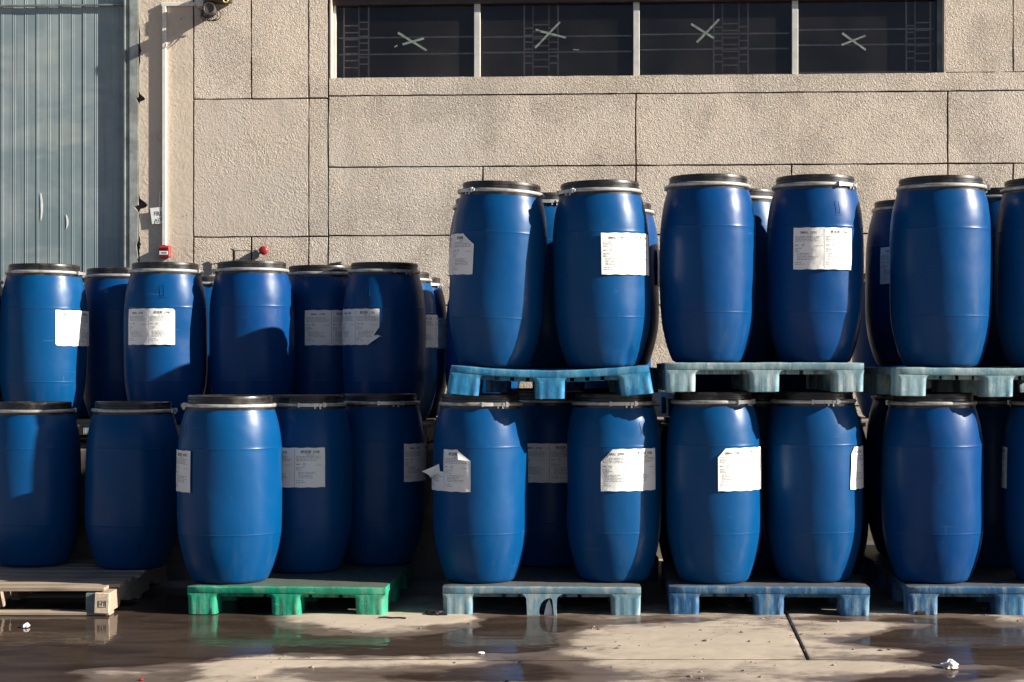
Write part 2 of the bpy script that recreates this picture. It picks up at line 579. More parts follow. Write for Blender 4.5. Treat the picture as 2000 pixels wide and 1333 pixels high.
ground = empty('ground')
tag(ground, kind='structure')
base = mk('sub_base', mesh_from('sub_base', [(-12.6, -13.3, -0.011), (12.6, -13.3, -0.011), (12.6, 4.5, -0.011), (-12.6, 4.5, -0.011)], [(0, 1, 2, 3)]), ground, SILT)


def slab(xl, xr, y0, y1, ys, coarse=False):
    """xl, xr: functions y -> x edge"""
    U = np.linspace(0, 1, 6) if coarse else None
    verts = []
    cols = None
    xs_ref = None
    a0, b0 = xl(y0), xr(y0)
    if coarse:
        xs = np.linspace(0, 1, 10)
    else:
        lo, hi = max(a0, -3.3), min(b0, 3.3)
        xs = np.unique(np.concatenate([np.linspace(a0, lo, 6), np.arange(lo, hi, 0.012), np.linspace(hi, b0, 6)]))
        xs = (xs - a0) / (b0 - a0)
    X = np.array([[xl(y) + u * (xr(y) - xl(y)) for u in xs] for y in ys])
    Y = np.repeat(np.array(ys)[:, None], len(xs), 1)
    Z = ground_h(X, Y)
    # worn arrises
    ed = np.minimum(np.minimum(X - X[:, :1], X[:, -1:] - X), np.minimum(Y - y0, y1 - Y))
    Z = Z - 0.003 * np.clip(1 - ed / 0.008, 0, 1)
    ny, nx = X.shape
    vs = np.stack([X.ravel(), Y.ravel(), Z.ravel()], 1)
    fs = []
    idx = np.arange(ny * nx).reshape(ny, nx)
    q = np.stack([idx[:-1, :-1].ravel(), idx[:-1, 1:].ravel(), idx[1:, 1:].ravel(), idx[1:, :-1].ravel()], 1)
    # skirts
    ring = list(idx[0, :]) + list(idx[1:, -1]) + list(idx[-1, :-1][::-1]) + list(idx[1:-1, 0][::-1])
    n0 = len(vs)
    sk = vs[ring].copy(); sk[:, 2] = -0.055
    vs = np.concatenate([vs, sk])
    fs = [tuple(int(i) for i in r) for r in q]
    L = len(ring)
    for i in range(L):
        j = (i + 1) % L
        fs.append((int(ring[j]), int(ring[i]), n0 + i, n0 + j))
    me = bpy.data.meshes.new('concrete_slab')
    me.from_pydata(vs.tolist(), [], fs)
    sm = np.zeros(len(me.polygons), bool); sm[:len(q)] = True
    me.polygons.foreach_set('use_smooth', sm)
    return mk('concrete_slab', me, ground, CONC)


YJ = -1.286
jb = lambda y: 1.426 + (y + 0.03) * 0.096
jf = lambda y: 0.032 + (y - YJ) * 0.128
G = 0.0042
ysb = sorted(set([YJ + G] + list(np.arange(YJ + 0.012, 0.75, 0.018)) + list(np.linspace(0.8, 4.4, 14))))
ysf = sorted(set(list(np.linspace(-5.2, -2.2, 8)) + list(np.arange(-2.15, YJ - 0.012, 0.014)) + [YJ - G]))
slab(lambda y: -6.5, lambda y: jb(y) - G, ysb[0], ysb[-1], ysb)
slab(lambda y: jb(y) + G, lambda y: 6.5, ysb[0], ysb[-1], ysb)
slab(lambda y: -6.5, lambda y: jf(y) - G, ysf[0], ysf[-1], ysf)
slab(lambda y: jf(y) + G, lambda y: 6.5, ysf[0], ysf[-1], ysf)
for xa, xb in ((-6.5, -0.5), (-0.486, 6.5)):
    for ya, yb in ((-9.2, -5.214), (-13.2, -9.214)):
        slab(lambda y, a=xa: a, lambda y, b=xb: b, ya, yb, list(np.linspace(ya, yb, 12)), True)
for xa, xb in ((-12.5, -6.514), (6.514, 12.5)):
    for ya, yb in ((YJ + G, 4.4), (-5.2, YJ - G), (-9.2, -5.214), (-13.2, -9.214)):
        slab(lambda y, a=xa: a, lambda y, b=xb: b, ya, yb, list(np.linspace(ya, yb, 12)), True)
yard = mk('yard', mesh_from('yard', [(-150, -150, -0.03), (150, -150, -0.03), (150, 150, -0.03), (-150, 150, -0.03)], [(0, 1, 2, 3)]), ground, CONC)
xs = np.arange(-3.2, 3.21, 0.022); ysw = np.arange(-2.4, 1.21, 0.026)
PX, PY = np.meshgrid(xs, ysw)
PD = -ground_h(PX, PY)
nxp, nyp = len(xs), len(ysw)
idx = np.arange(nxp * nyp).reshape(nyp, nxp)
keep = np.maximum.reduce([PD[:-1, :-1], PD[:-1, 1:], PD[1:, 1:], PD[1:, :-1]]) > -0.0008
pq = np.stack([idx[:-1, :-1][keep], idx[:-1, 1:][keep], idx[1:, 1:][keep], idx[1:, :-1][keep]], 1)
pme = bpy.data.meshes.new('puddle')
pme.from_pydata(np.stack([PX.ravel(), PY.ravel(), np.zeros(PX.size)], 1).tolist(), [], [tuple(int(i) for i in r) for r in pq])
at = pme.attributes.new('depth', 'FLOAT', 'POINT')
at.data.foreach_set('value', PD.ravel().astype(np.float32))
pud = mk('puddle', pme, None, WATER)
tag(pud, kind='structure')

# ------------------------------------------------------------------ the factory building (local x along the wall, local -y towards the yard)
TH = R(2.8)
D0 = 12.0
bld = empty('factory_building', (0, D0 + CAMY, 0), -TH)
tag(bld, 'beige stucco factory wall with dark panel joints, strip window and steel door', 'building')


def wl(px, py, inset=0.0):
    """photograph pixel -> (u, z) on the wall plane, 'inset' metres behind its face"""
    a = (px - 1000) / F
    d0 = D0 + inset / math.cos(TH)
    D = d0 / (1 + a * math.tan(TH))
    X = a * D
    # local coords
    dx, dy = X, D - D0
    u = dx * math.cos(TH) - dy * math.sin(TH)
    return u, CAMZ + (HOR - py) * D / F


def wrect(x0, y0, x1, y1, inset=0.0):
    """u0, z0, u1, z1 from pixel rect measured at its left end (top y0, bottom y1 at x0)"""
    u0, zt = wl(x0, y0, inset)
    u1, _ = wl(x1, y0, inset)
    _, zb = wl(x0, y1, inset)
    return u0, zb, u1, zt


GAP = 0.0054   # half joint width
TOPZ = 6.4
# reference heights, read at x = 645
def zy(py, px=645):
    return wl(px, py)[1]
def ux(px, py=300):
    return wl(px, py)[0]

Z188, Z327, Z461 = zy(188), zy(327), zy(461)
Z595, Z730, Z795 = zy(597), zy(733), zy(792)
ZSILL = zy(153)
ZHEAD = zy(4) + 0.06
ZR141 = wl(1850, 142)[1]
Z193, Z463 = zy(193.5, 480), zy(463, 480)
U = {k: ux(k) for k in (265, 378, 491, 603, 641, 943, 1242, 1546, 1851, 1979)}
UR = ux(2160)
URR = 7.5
ULL = -9.0
UW0, UW1 = ux(647, 80), ux(1845, 80)
DOORL, DOORR = ULL + 4.5, ux(243)
ZDOOR = zy(-40, 200)
# back-up wall (dark, seen only in the joints), built round the window and door openings
BT = 0.22
for (a, b, c, d) in ((DOORR, -0.2, UW0, TOPZ), (UW0, -0.2, UW1, ZSILL - 0.03), (UW0, ZHEAD + 0.03, UW1, TOPZ), (UW1, -0.2, URR, TOPZ), (ULL, -0.2, DOORL, TOPZ), (DOORL, ZDOOR + 0.05, DOORR, TOPZ)):
    box('wall_core', ((a + c) / 2, 0.022 + BT / 2, (b + d) / 2), (c - a, BT, d - b), GROUT, bld)


def rough_poly(u0, z0, u1, z1, amp=0.0022, step=0.09):
    pts = []
    def edge(ax, az, bx, bz):
        L = math.hypot(bx - ax, bz - az)
        n = max(1, int(L / step))
        for i in range(n):
            t = i / n
            j = random.uniform(-amp, amp) if i else 0
            if abs(bx - ax) > abs(bz - az):
                pts.append((ax + (bx - ax) * t, az + j))
            else:
                pts.append((ax + j, az + (bz - az) * t))
    edge(u0, z0, u1, z0); edge(u1, z0, u1, z1); edge(u1, z1, u0, z1); edge(u0, z1, u0, z0)
    return pts


def panel(u0, z0, u1, z1, mat=STUC, gl=1, gr=1, gb=1, gt=1, proud=0.0):
    prism('wall_panel', rough_poly(u0 + GAP * gl, z0 + GAP * gb, u1 - GAP * gr, z1 - GAP * gt), -proud + random.uniform(-0.0015, 0.0015), 0.03, mat, bld, 0.003)


# right-hand bay: courses below the window
courses = [(Z327, Z188, [641, 1242, 1851, None]), (Z461, Z327, [641, 943, 1242, 1546, 1851, 1979, None]), (Z595, Z461, [641, 1242, 1851, None]),
           (Z730, Z595, [641, 943, 1242, 1546, 1851, None]), (Z795, Z730, [641, 1242, 1851, None]), (0.0, Z795, [641, 943, 1242, 1546, 1851, None])]
for zb, zt, vx in courses:
    for i in range(len(vx) - 1):
        a = U[vx[i]]
        b = URR if vx[i + 1] is None else U[vx[i + 1]]
        panel(a, zb, b, zt)
panel(U[641], Z188, URR, ZSILL, gt=0)                     # sill band (its top is the sill, right of the window it ends at the joint)
u1845 = UW1 + 0.006
panel(u1845, ZSILL, U[1979], TOPZ, gl=0)
panel(U[1979], ZSILL, URR, TOPZ)
panel(U[641], ZHEAD, u1845, TOPZ, gb=0)                    # above the window
# pilaster strip and left bay
panel(U[603], 0.0, U[641], Z463, STUC2)
panel(U[603], Z463, U[641], Z193, STUC)
panel(U[603], Z193, U[641], TOPZ, STUC)
panel(U[378], Z193, U[491], TOPZ)
panel(U[491], Z193, U[603], TOPZ)
panel(U[378], Z463, U[603], Z193, STUC2)
panel(U[378], 0.0, U[491], Z463)
panel(U[491], 0.0, U[603], Z463)
# plaster strip beside the door, its left edge chipped away in three places
u0, u1 = ux(271), U[378] - GAP
def zz_(py): return zy(py, 270)
def uu_(px): return ux(px)
strip = [(u0, 0.0), (u1, 0.0), (u1, TOPZ), (u0, TOPZ)]
chips = []
for py, px, dpx in ((100, 276, 34), (194, 284, 10), (402, 288, 14), (478, 276, 12)):
    chips.append((zz_(py), uu_(px), dpx / 264.0))
pts = [(u0, TOPZ)]
zc = TOPZ
for zc, uc, hh in chips:
    pts += [(u0 + random.uniform(0, .006), zc + hh * 1.6), (u0 + 0.010, zc + hh), (uc - 0.01, zc + hh * 0.35), (uc, zc), (uc - 0.012, zc - hh * 0.25), (u0 + 0.012, zc - hh * 0.5), (u0 + 0.004, zc - hh * 0.9)]
    pts += [(u0 + random.uniform(0, .008), zc - hh * 1.4)]
pts += [(u0, 0.0), (u1, 0.0), (u1, TOPZ)]
prism('plaster_strip', pts, 0.0, 0.03, PLAST, bld, 0.0)
# steel door jamb: two flanges with a step
ua, ub, uc_ = ux(243), ux(254), ux(271)
prism('door_jamb', [(ub, 0.0), (uc_ - 0.002, 0.0), (uc_ - 0.004, zz_(478) - .1), (uc_ - 0.018, zz_(478)), (uc_ - 0.005, zz_(470)), (uc_ - 0.002, zz_(415)), (uc_ - 0.036, zz_(404)), (uc_ - 0.003, zz_(401)), (uc_ - 0.002, zz_(202)), (uc_ - 0.022, zz_(193)), (uc_ - 0.003, zz_(190)), (uc_, TOPZ), (ub, TOPZ)], -0.012, 0.03, FRAME, bld)
box('door_jamb', ((ua + ub) / 2, 0.022, TOPZ / 2), (ub - ua - 0.002, 0.05, TOPZ), FRAMED, bld)
box('door_jamb', (ua + 0.006, 0.010, TOPZ / 2), (0.010, 0.05, TOPZ), FRAME, bld)
prism('wall_panel', [(ULL, 0), (DOORL, 0), (DOORL, TOPZ), (ULL, TOPZ)], 0.0, 0.03, STUC, bld)
prism('door_lintel', [(DOORL, ZDOOR), (DOORR, ZDOOR), (DOORR, TOPZ), (DOORL, TOPZ)], -0.02, 0.03, STUC2, bld)

# corrugated sliding door
DI = 0.034
door = empty('steel_door', (0, DI, 0), 0, bld)
sw = (ux(210) - ux(187))
uR = ux(243, 300) + 0.03
sl_prof = [(0.0, 0.0), (0.05, 0.0), (0.09, -0.0020), (0.13, 0.0), (0.17, 0.0), (0.22, -0.0016), (0.27, 0.0), (1.0, 0.0)]
zt = ZDOOR + 0.05
def slat_mesh():
    vs, fs = [], []
    for zc in np.linspace(0.0, 1.0, 12):
        for x, y in sl_prof:
            vs.append((x * sw, y, zc * zt))
    n = len(sl_prof)
    for i in range(11):
        for k in range(n - 1):
            fs.append((i * n + k, i * n + k + 1, (i + 1) * n + k + 1, (i + 1) * n + k))
    return mesh_from('door_panel', vs, fs)
slm = slat_mesh(); slm.materials.append(DOOR)
i = 0
while True:
    x = uR - (i + 1) * sw
    if i > 22: break
    o = mk('door_panel', slm, door)
    o.location = (x, random.uniform(-0.0015, 0.0015), 0)
    o.rotation_euler = (0, 0, random.uniform(-0.004, 0.004))
    i += 1
box('backing_sheet', (uR - 12 * sw, 0.03, zt / 2), (25 * sw, 0.02, zt), GROUT, door)
# shallow rail across the door near its top
box('top_rail', (uR - 12 * sw, -0.018, zy(10, 120)), (25 * sw, 0.02, 0.012), FRAMED, door)
for px, y0, y1, w in ((80, 377, 431, 6), (130, 420, 447, 5)):
    bm = bmesh.new()
    L, Rr = [], []
    for k in range(9):
        t = k / 8
        a = wl(px + 2.5 * math.sin(t * 3), y0 + (y1 - y0) * t, DI - 0.005)
        hw = 0.5 * w / 264 * math.sin(math.pi * min(1, 0.12 + t * 0.8)) 
        L.append(bm.verts.new((a[0] - hw, -0.0050, a[1]))); Rr.append(bm.verts.new((a[0] + hw * 0.6, -0.0050, a[1])))
    for k in range(8):
        bm.faces.new((L[k], Rr[k], Rr[k + 1], L[k + 1]))
    mk('paint_mark', bm_mesh('paint_mark', bm), door, DOORW)

# strip window
win = empty('strip_window', (0, 0, 0), 0, bld)
GI = 0.085
def jamb(px0, px1, mat=ALU, y=GI):
    a, b = wl(px0, 80, y - 0.02)[0], wl(px1, 80, y - 0.02)[0]
    box('mullion', ((a + b) / 2, y - 0.02 + 0.03, (ZSILL + ZHEAD) / 2), (b - a, 0.06, ZHEAD - ZSILL), mat, win, 0.002)
    return a, b
spans = [jamb(640, 656), jamb(926, 938), jamb(1237, 1249), jamb(1547, 1559), jamb(1831, 1850, FRAMED)]  # right jamb takes a darker material: its shade is put into the colour
zlo, zhi = ZSILL, ZHEAD
box('window_head', ((UW0 + UW1) / 2, GI, ZHEAD - 0.035), (UW1 - UW0, 0.10, 0.075), DARKB, win)
box('window_sill_rail', ((UW0 + UW1) / 2, GI + 0.02, ZSILL + 0.005), (UW1 - UW0, 0.05, 0.022), DARKB, win)
# bright plastered reveals of the opening
box('reveal', (UW0 - 0.004, 0.085, (zlo + zhi) / 2), (0.012, 0.17, zhi - zlo), PLAST, win)
box('reveal', (UW1 + 0.003, 0.085, (zlo + zhi) / 2), (0.012, 0.17, zhi - zlo), PLAST, win)
box('window_sill', ((UW0 + UW1) / 2, 0.10, ZSILL - 0.012), (UW1 - UW0 + 0.02, 0.20, 0.022), PLAST, win)
for i in range(4):
    a, b = spans[i][1], spans[i + 1][0]
    box('window_pane', ((a + b) / 2, GI + 0.01, (zlo + zhi) / 2), (b - a, 0.005, zhi - zlo), GLASS, win)
# security grille behind each pane
def bars(i, hbars, ladders):
    bm = bmesh.new()
    a, b = spans[i][1] + 0.01, spans[i + 1][0] - 0.01
    yb = GI + 0.075
    for py in hbars:
        z_ = zy(py, 1000 if i else 800)
        bm_box(bm, ((a + b) / 2, yb, z_), (b - a, 0.008, 0.010))
    for (p0, p1, ya, ybm, n) in ladders:
        x0, x1 = wl(p0, 80, yb)[0], wl(p1, 80, yb)[0]
        for x in (x0, x1):
            bm_box(bm, (x, yb + 0.002, (zlo + zhi) / 2), (0.010, 0.012, zhi - zlo))
        for k in range(n):
            z_ = zy(ya + (ybm - ya) * k / (n - 1), (p0 + p1) / 2)
            bm_box(bm, ((x0 + x1) / 2, yb - 0.001, z_), (x1 - x0, 0.009, 0.008))
    mk('security_grille', bm_mesh('security_grille', bm), win, GRILLE)
bars(0, (65, 98, 146), [(672, 701, 42, 125, 7), (701, 720, 35, 118, 7)])
bars(1, (64, 95, 144), [(1024, 1041, 47, 116, 6), (1041, 1072, 40, 123, 7), (1072, 1090, 47, 116, 6)])
bars(2, (62, 92, 142), [(1394, 1411, 45, 113, 6), (1411, 1443, 38, 120, 7), (1443, 1461, 44, 113, 6)])
bars(3, (56, 86, 140), [(1770, 1787, 42, 106, 6), (1787, 1817, 36, 112, 6)])
# tape crosses stuck on the glass
def strip_tape(p0, p1, w):
    a = Vector((*wl(p0[0], p0[1], GI),)); b = Vector((*wl(p1[0], p1[1], GI),))
    d = (b - a).normalized(); nrm = Vector((-d.y, d.x)) * (w * 0.75 / 264 / 2)
    q = [a + nrm, a - nrm, b - nrm * random.uniform(0.6, 1), b + nrm]
    o = prism('tape_strip', [(v.x, v.y) for v in q], GI + 0.0055 - strip_tape.k * 0.0004, GI + 0.0068 - strip_tape.k * 0.0004, TAPE, win)
    strip_tape.k = 1 - strip_tape.k
strip_tape.k = 0
for a, b, w in (((777, 64), (833, 99), 6), ((786, 87), (828, 75), 6), ((770, 92), (776, 89), 4), ((1045, 94), (1094, 43), 5), ((1055, 61), (1105, 74), 6), ((1046, 58), (1054, 60), 4), ((1119, 97), (1131, 98), 3),
                ((1350, 47), (1394, 75), 6), ((1361, 83), (1405, 38), 6), ((1645, 65), (1691, 98), 6), ((1644, 88), (1691, 70), 5)):
    strip_tape(a, b, w)
# dark room behind the window
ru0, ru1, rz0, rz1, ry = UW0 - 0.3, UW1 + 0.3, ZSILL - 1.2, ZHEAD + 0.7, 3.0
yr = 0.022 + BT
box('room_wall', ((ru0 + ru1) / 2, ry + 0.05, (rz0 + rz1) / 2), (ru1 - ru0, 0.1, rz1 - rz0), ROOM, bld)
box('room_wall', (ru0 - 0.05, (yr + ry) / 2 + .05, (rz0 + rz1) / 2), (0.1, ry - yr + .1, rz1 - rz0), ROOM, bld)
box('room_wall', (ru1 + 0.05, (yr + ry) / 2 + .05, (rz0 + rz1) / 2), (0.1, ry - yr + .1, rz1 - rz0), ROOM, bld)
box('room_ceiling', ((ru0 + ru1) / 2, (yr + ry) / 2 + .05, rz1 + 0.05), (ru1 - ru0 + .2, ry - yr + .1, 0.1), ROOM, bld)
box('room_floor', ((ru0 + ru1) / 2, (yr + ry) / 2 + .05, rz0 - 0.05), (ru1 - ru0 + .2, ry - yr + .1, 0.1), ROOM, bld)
box('parapet', ((ULL + URR) / 2, 0.12, TOPZ + 0.06), (URR - ULL, 0.34, 0.12), STUC2, bld)


def on_wall(px, py, out=0.0):
    u, z_ = wl(px, py, -out)
    return Vector((u, -out, z_))


def wallthing(name, label, cat, px, py):
    u, z_ = wl(px, py)
    o = empty(name, bld.matrix_basis @ Vector((u, 0, z_)), -TH)
    o['_u'] = 0
    del o['_u']
    return tag(o, label, cat), Vector((u, 0, z_))


bpy.context.view_layer.update()
# white cable trunking with elbow
t, o0 = wallthing('cable_trunking', 'white vertical cable trunking on the plaster beside the steel door', 'trunking', 322, 480)
a, b = on_wall(322, 480) - o0, on_wall(322, 14) - o0
box('trunking', (a.x, -0.0135, (a.z + b.z) / 2), (0.028, 0.025, b.z - a.z), WHITEP, t, 0.002)
c2 = on_wall(384, 12) - o0
box('trunking', ((b.x - 0.014 + c2.x) / 2, -0.0130, b.z + 0.014), (c2.x - b.x + 0.03, 0.024, 0.026), WHITEP, t, 0.002)
box('end_clip', (c2.x + 0.01, -0.016, b.z + 0.014), (0.035, 0.030, 0.034), GREYM, t, 0.003)
cc = on_wall(313, 390) - o0
box('trunking_stub', (cc.x, -0.008, cc.z), (0.012, 0.014, 0.11), WHITEP, t, 0.002)

# fire sign, standing off the wall behind the trunking
t, o0 = wallthing('fire_sign', 'small white sign lettered FIRE half hidden by the white trunking', 'sign', 309, 422)
c4 = [(293, 407), (321, 404), (321, 437), (297, 438)]
pl = [(p_.x, p_.z) for p_ in [on_wall(x, y, 0.020) - o0 for x, y in c4]]
prism('sign_plate', pl[::-1], -0.0205, -0.019, SIGNW, t)
box('sign_bracket', (0.03, -0.010, 0.0), (0.02, 0.016, 0.03), GREYM, t)


def text_mesh(body, size, bold=0.0):
    cu = bpy.data.curves.new('lettering', 'FONT')
    cu.body = body
    cu.size = size
    cu.align_x = 'CENTER'
    cu.align_y = 'CENTER'
    cu.offset = bold
    cu.resolution_u = 2
    to = bpy.data.objects.new('lettering_tmp', cu)
    C.objects.link(to)
    dg = bpy.context.evaluated_depsgraph_get()
    me = bpy.data.meshes.new_from_object(to.evaluated_get(dg))
    bpy.data.objects.remove(to)
    bpy.data.curves.remove(cu)
    return me


def text_flat(name, body, size, u, y, z_, mat, parent, bold=0.0, shear=0.0, width=None):
    me = text_mesh(body, size, bold)
    xs_ = [v_.co.x for v_ in me.vertices]
    if width and xs_:
        k_, m_ = width / (max(xs_) - min(xs_)), (max(xs_) + min(xs_)) / 2
        for v_ in me.vertices:
            v_.co.x = (v_.co.x - m_) * k_
    me.materials.clear()
    for v_ in me.vertices:
        x, zc = v_.co.x, v_.co.y
        v_.co = (u + x, y, z_ + zc + shear * x)
    me.materials.append(mat)
    return mk(name, me, parent)


q = on_wall(308.6, 418, 0.0212) - o0
text_flat('lettering', 'FIRE', 0.044, q.x, -0.0212, q.z, INK, t, 0.0006, 0.0, 0.058)
q = on_wall(309, 429.5, 0.0212) - o0
text_flat('lettering', '\u0645\u0632\ufefb', 0.046, q.x, -0.0212, q.z, INK, t, 0.0012, 0.0, 0.058)

# red call point
t, o0 = wallthing('fire_call_point', 'red fire alarm call point box at the foot of the white trunking', 'alarm', 321, 491)
ca, cb = on_wall(309.5, 503, 0.045) - o0, on_wall(331, 480.5, 0.045) - o0
cx_, cz_ = (ca.x + cb.x) / 2, (ca.z + cb.z) / 2
box('housing', (cx_, -0.023, cz_), (cb.x - ca.x, 0.044, cb.z - ca.z), REDP, t, 0.006)
box('press_plate', (cx_ - 0.003, -0.046, cz_ - 0.010), (0.062, 0.004, 0.026), SIGNW, t, 0.001)
text_flat('lettering', 'PRESS', 0.017, cx_, -0.0486, cz_ - 0.010, INK, t, 0.0004)
box('hood', (cx_, -0.048, cz_ + 0.028), (0.074, 0.010, 0.012), REDP, t, 0.002)

# red bell on a thin rod with a dark bracket
t, o0 = wallthing('alarm_bell', 'small round red bell on a thin rod above the drum lids', 'bell', 516, 490)
bm = bmesh.new()
prof = [(0.0, -0.045), (0.018, -0.045), (0.027, -0.041), (0.033, -0.033), (0.034, -0.022), (0.030, -0.016), (0.0, -0.016)]
n = 20
rings = [[bm.verts.new((r * math.cos(2 * math.pi * k / n), y, r * math.sin(2 * math.pi * k / n))) for k in range(n)] for r, y in prof[1:-1]]
for i in range(len(rings) - 1):
    for k in range(n):
        bm.faces.new((rings[i][k], rings[i][(k + 1) % n], rings[i + 1][(k + 1) % n], rings[i + 1][k]))
bm.faces.new(rings[0]); bm.faces.new(list(reversed(rings[-1])))
mk('gong', bm_mesh('gong', bm, True, 35), t, REDP)
e1, e2 = on_wall(458, 490, 0.05) - o0, on_wall(508, 489.5, 0.03) - o0
tube('rod', [e2, (e1 + e2) / 2 + Vector((0, 0, -0.002)), e1], 0.0028, WIRE, t, 6)
tube('rod', [(0, 0.0, 0), (0, -0.018, 0)], 0.008, WIRE, t, 6)
f1 = on_wall(457, 512, 0.05) - o0
box('bracket', (f1.x, f1.y, (f1.z + e1.z) / 2), (0.020, 0.012, e1.z - f1.z + 0.004), BLACK, t, 0.002)
box('bracket_tip', (e1.x - 0.013, e1.y, e1.z + 0.008), (0.028, 0.010, 0.008), BLACK, t, 0.001, Matrix.Rotation(R(20), 4, 'Y'))
tube('bracket_arm', [(f1.x, f1.y, f1.z + 0.01), (f1.x, 0.0, f1.z - 0.0)], 0.006, BLACK, t, 6)

# flood lamp with loose wiring, top left
t, o0 = wallthing('wall_lamp', 'grey wall lamp with looped loose wires at the end of the trunking', 'lamp', 412, 12)
k1 = on_wall(418, 26, 0.0) - o0
prof = [(0.02, -0.0), (0.028, -0.03), (0.032, -0.05), (0.042, -0.11), (0.046, -0.155), (0.043, -0.168), (0.036, -0.168), (0.032, -0.16), (0.001, -0.157)]
n = 24
vs, fs = [], []
for r, y in prof:
    for k in range(n):
        vs.append((k1.x + r * math.cos(2 * math.pi * k / n), y, k1.z + r * math.sin(2 * math.pi * k / n)))
for i in range(len(prof) - 1):
    for k in range(n):
        k2 = (k + 1) % n
        fs.append((i * n + k, i * n + k2, (i + 1) * n + k2, (i + 1) * n + k))
mk('lamp_body', mesh_from('lamp_body', vs, fs, True, 35), t, LAMPD)
k2_ = on_wall(392, 8, 0.0) - o0
bm = bmesh.new()
bm_tube(bm, [(k2_.x, 0, k2_.z), (k2_.x, -0.05, k2_.z)], [0.034, 0.030], 16)
mk('junction_box', bm_mesh('junction_box', bm, True, 40), t, WHITEP)
k3 = on_wall(428, 0, 0.06) - o0
box('shade_plate', (k3.x, -0.06, k3.z + 0.03), (0.17, 0.11, 0.10), DARKB, t, 0.004)
k4 = on_wall(441, 1, 0.12) - o0
tube('yellow_ring', [(k4.x + 0.017 * math.cos(a_), -0.124, k4.z + 0.017 * math.sin(a_)) for a_ in np.linspace(0, 2 * math.pi, 16, endpoint=False)], 0.006, YELL, t, 6, True)
for (px, py, rr, out, tilt) in ((404, 31, 0.045, 0.06, 0.3), (411, 28, 0.056, 0.07, -0.5), (414, 34, 0.040, 0.09, 0.8), (408, 26, 0.05, 0.05, 1.1), (401, 27, 0.033, 0.06, -0.9), (416, 30, 0.060, 0.08, 0.5), (410, 36, 0.028, 0.11, 0.2)):
    cc = on_wall(px, py, out) - o0
    pts = [(cc.x + rr * math.cos(a_), cc.y + 0.6 * rr * math.sin(a_) * math.sin(tilt), cc.z + 0.8 * rr * math.sin(a_)) for a_ in np.linspace(0, 2 * math.pi, 22, endpoint=False)]
    tube('wire_loop', pts, 0.0032, WIRE, t, 5, True)
for (a_, b_, o1, o2) in (((395, 14), (404, 28), 0.03, 0.08), ((398, 16), (418, 14), 0.03, 0.08), ((402, 0), (404, 20), 0.06, 0.09), ((388, 17), (400, 19), 0.02, 0.06)):
    p1, p2 = on_wall(*a_, o1) - o0, on_wall(*b_, o2) - o0
    tube('wire', [p1, (p1 + p2) / 2 + Vector((0, -0.02, -0.015)), p2], 0.004, WIRE, t, 5)

# loading dock
dock = empty('loading_dock', (0, 0, 0))
tag(dock, kind='structure')
box('dock_block', ((-8.0 - 0.19) / 2, (1.36 + 3.40) / 2, 0.40), (8.0 - 0.19, 3.40 - 1.36, 0.80), DOCK, dock, 0.01)
box('dock_block', ((-0.47 + 7.5) / 2, (2.47 + 3.05) / 2, 0.47), (7.97, 0.58, 0.94), DOCK, dock, 0.01)

# ------------------------------------------------------------------ drums
RM = 0.257
PH = 0.925      # body height
_pz = np.array([0, .008, .02, .045, .08, .13, .19, .26, .33, .42, .52, .62, .70, .76, .82, .865, .90, .925])
_pr = np.array([.69, .725, .745, .785, .835, .890, .945, .985, .998, 1.0, 1.0, .999, .990, .972, .940, .900, .858, .825])


def prof_r(z_):
    return np.interp(z_, _pz, _pr) * RM


_zs = np.linspace(0, PH, 400)
_rs = prof_r(_zs)
_k = np.ones(25) / 25
_rp = np.concatenate([np.full(12, _rs[0]), _rs, np.full(12, _rs[-1])])
_sm = np.convolve(_rp, _k, 'valid')
_w = np.clip(_zs / 0.06, 0, 1)
_rs2 = _rs * (1 - _w) + _sm * _w


def body_r(z_):
    return np.interp(z_, _zs, _rs2)


def body_mesh(seed, dent=None):
    rg = np.random.default_rng(seed)
    zs = sorted(set([0, .004, .010, .018] + list(np.linspace(0.03, PH, 46)) + [.256, .259, .262, .265, .268, .703, .706, .709, .712, .715]))
    n = 80
    ph = rg.uniform(0, 6.28, 8)
    vs, fs = [(0, 0, 0.012)], []
    for z_ in zs:
        r0 = float(body_r(z_))
        for zb in (.262, .709):
            r0 += 0.0015 * max(0, 1 - abs(z_ - zb) / 0.004)
        if z_ < 0.018:
            r0 -= 0.012 * (1 - z_ / 0.018) ** 2
        amp = math.sin(math.pi * min(1, z_ / PH)) 
        for k in range(n):
            a = 2 * math.pi * k / n
            r = r0 + amp * (0.0022 * math.sin(2 * a + ph[0]) + 0.0014 * math.sin(3 * a + ph[1] + 4 * z_) + 0.0011 * math.sin(5 * a + ph[2] + 9 * z_))
            if dent:
                for (da, dzz, sa, sz, dp) in dent:
                    dd = (a - da + math.pi) % (2 * math.pi) - math.pi
                    r -= dp * math.exp(-(dd / sa) ** 2 - ((z_ - dzz) / sz) ** 2)
            vs.append((r * math.sin(a), -r * math.cos(a), z_))
    for k in range(n):
        fs.append((0, 1 + (k + 1) % n, 1 + k))
    for i in range(len(zs) - 1):
        for k in range(n):
            k2 = (k + 1) % n
            fs.append((1 + i * n + k, 1 + i * n + k2, 1 + (i + 1) * n + k2, 1 + (i + 1) * n + k))
    me = mesh_from('drum_body', vs, fs, True, 50)
    me.materials.append(DRUM)
    return me


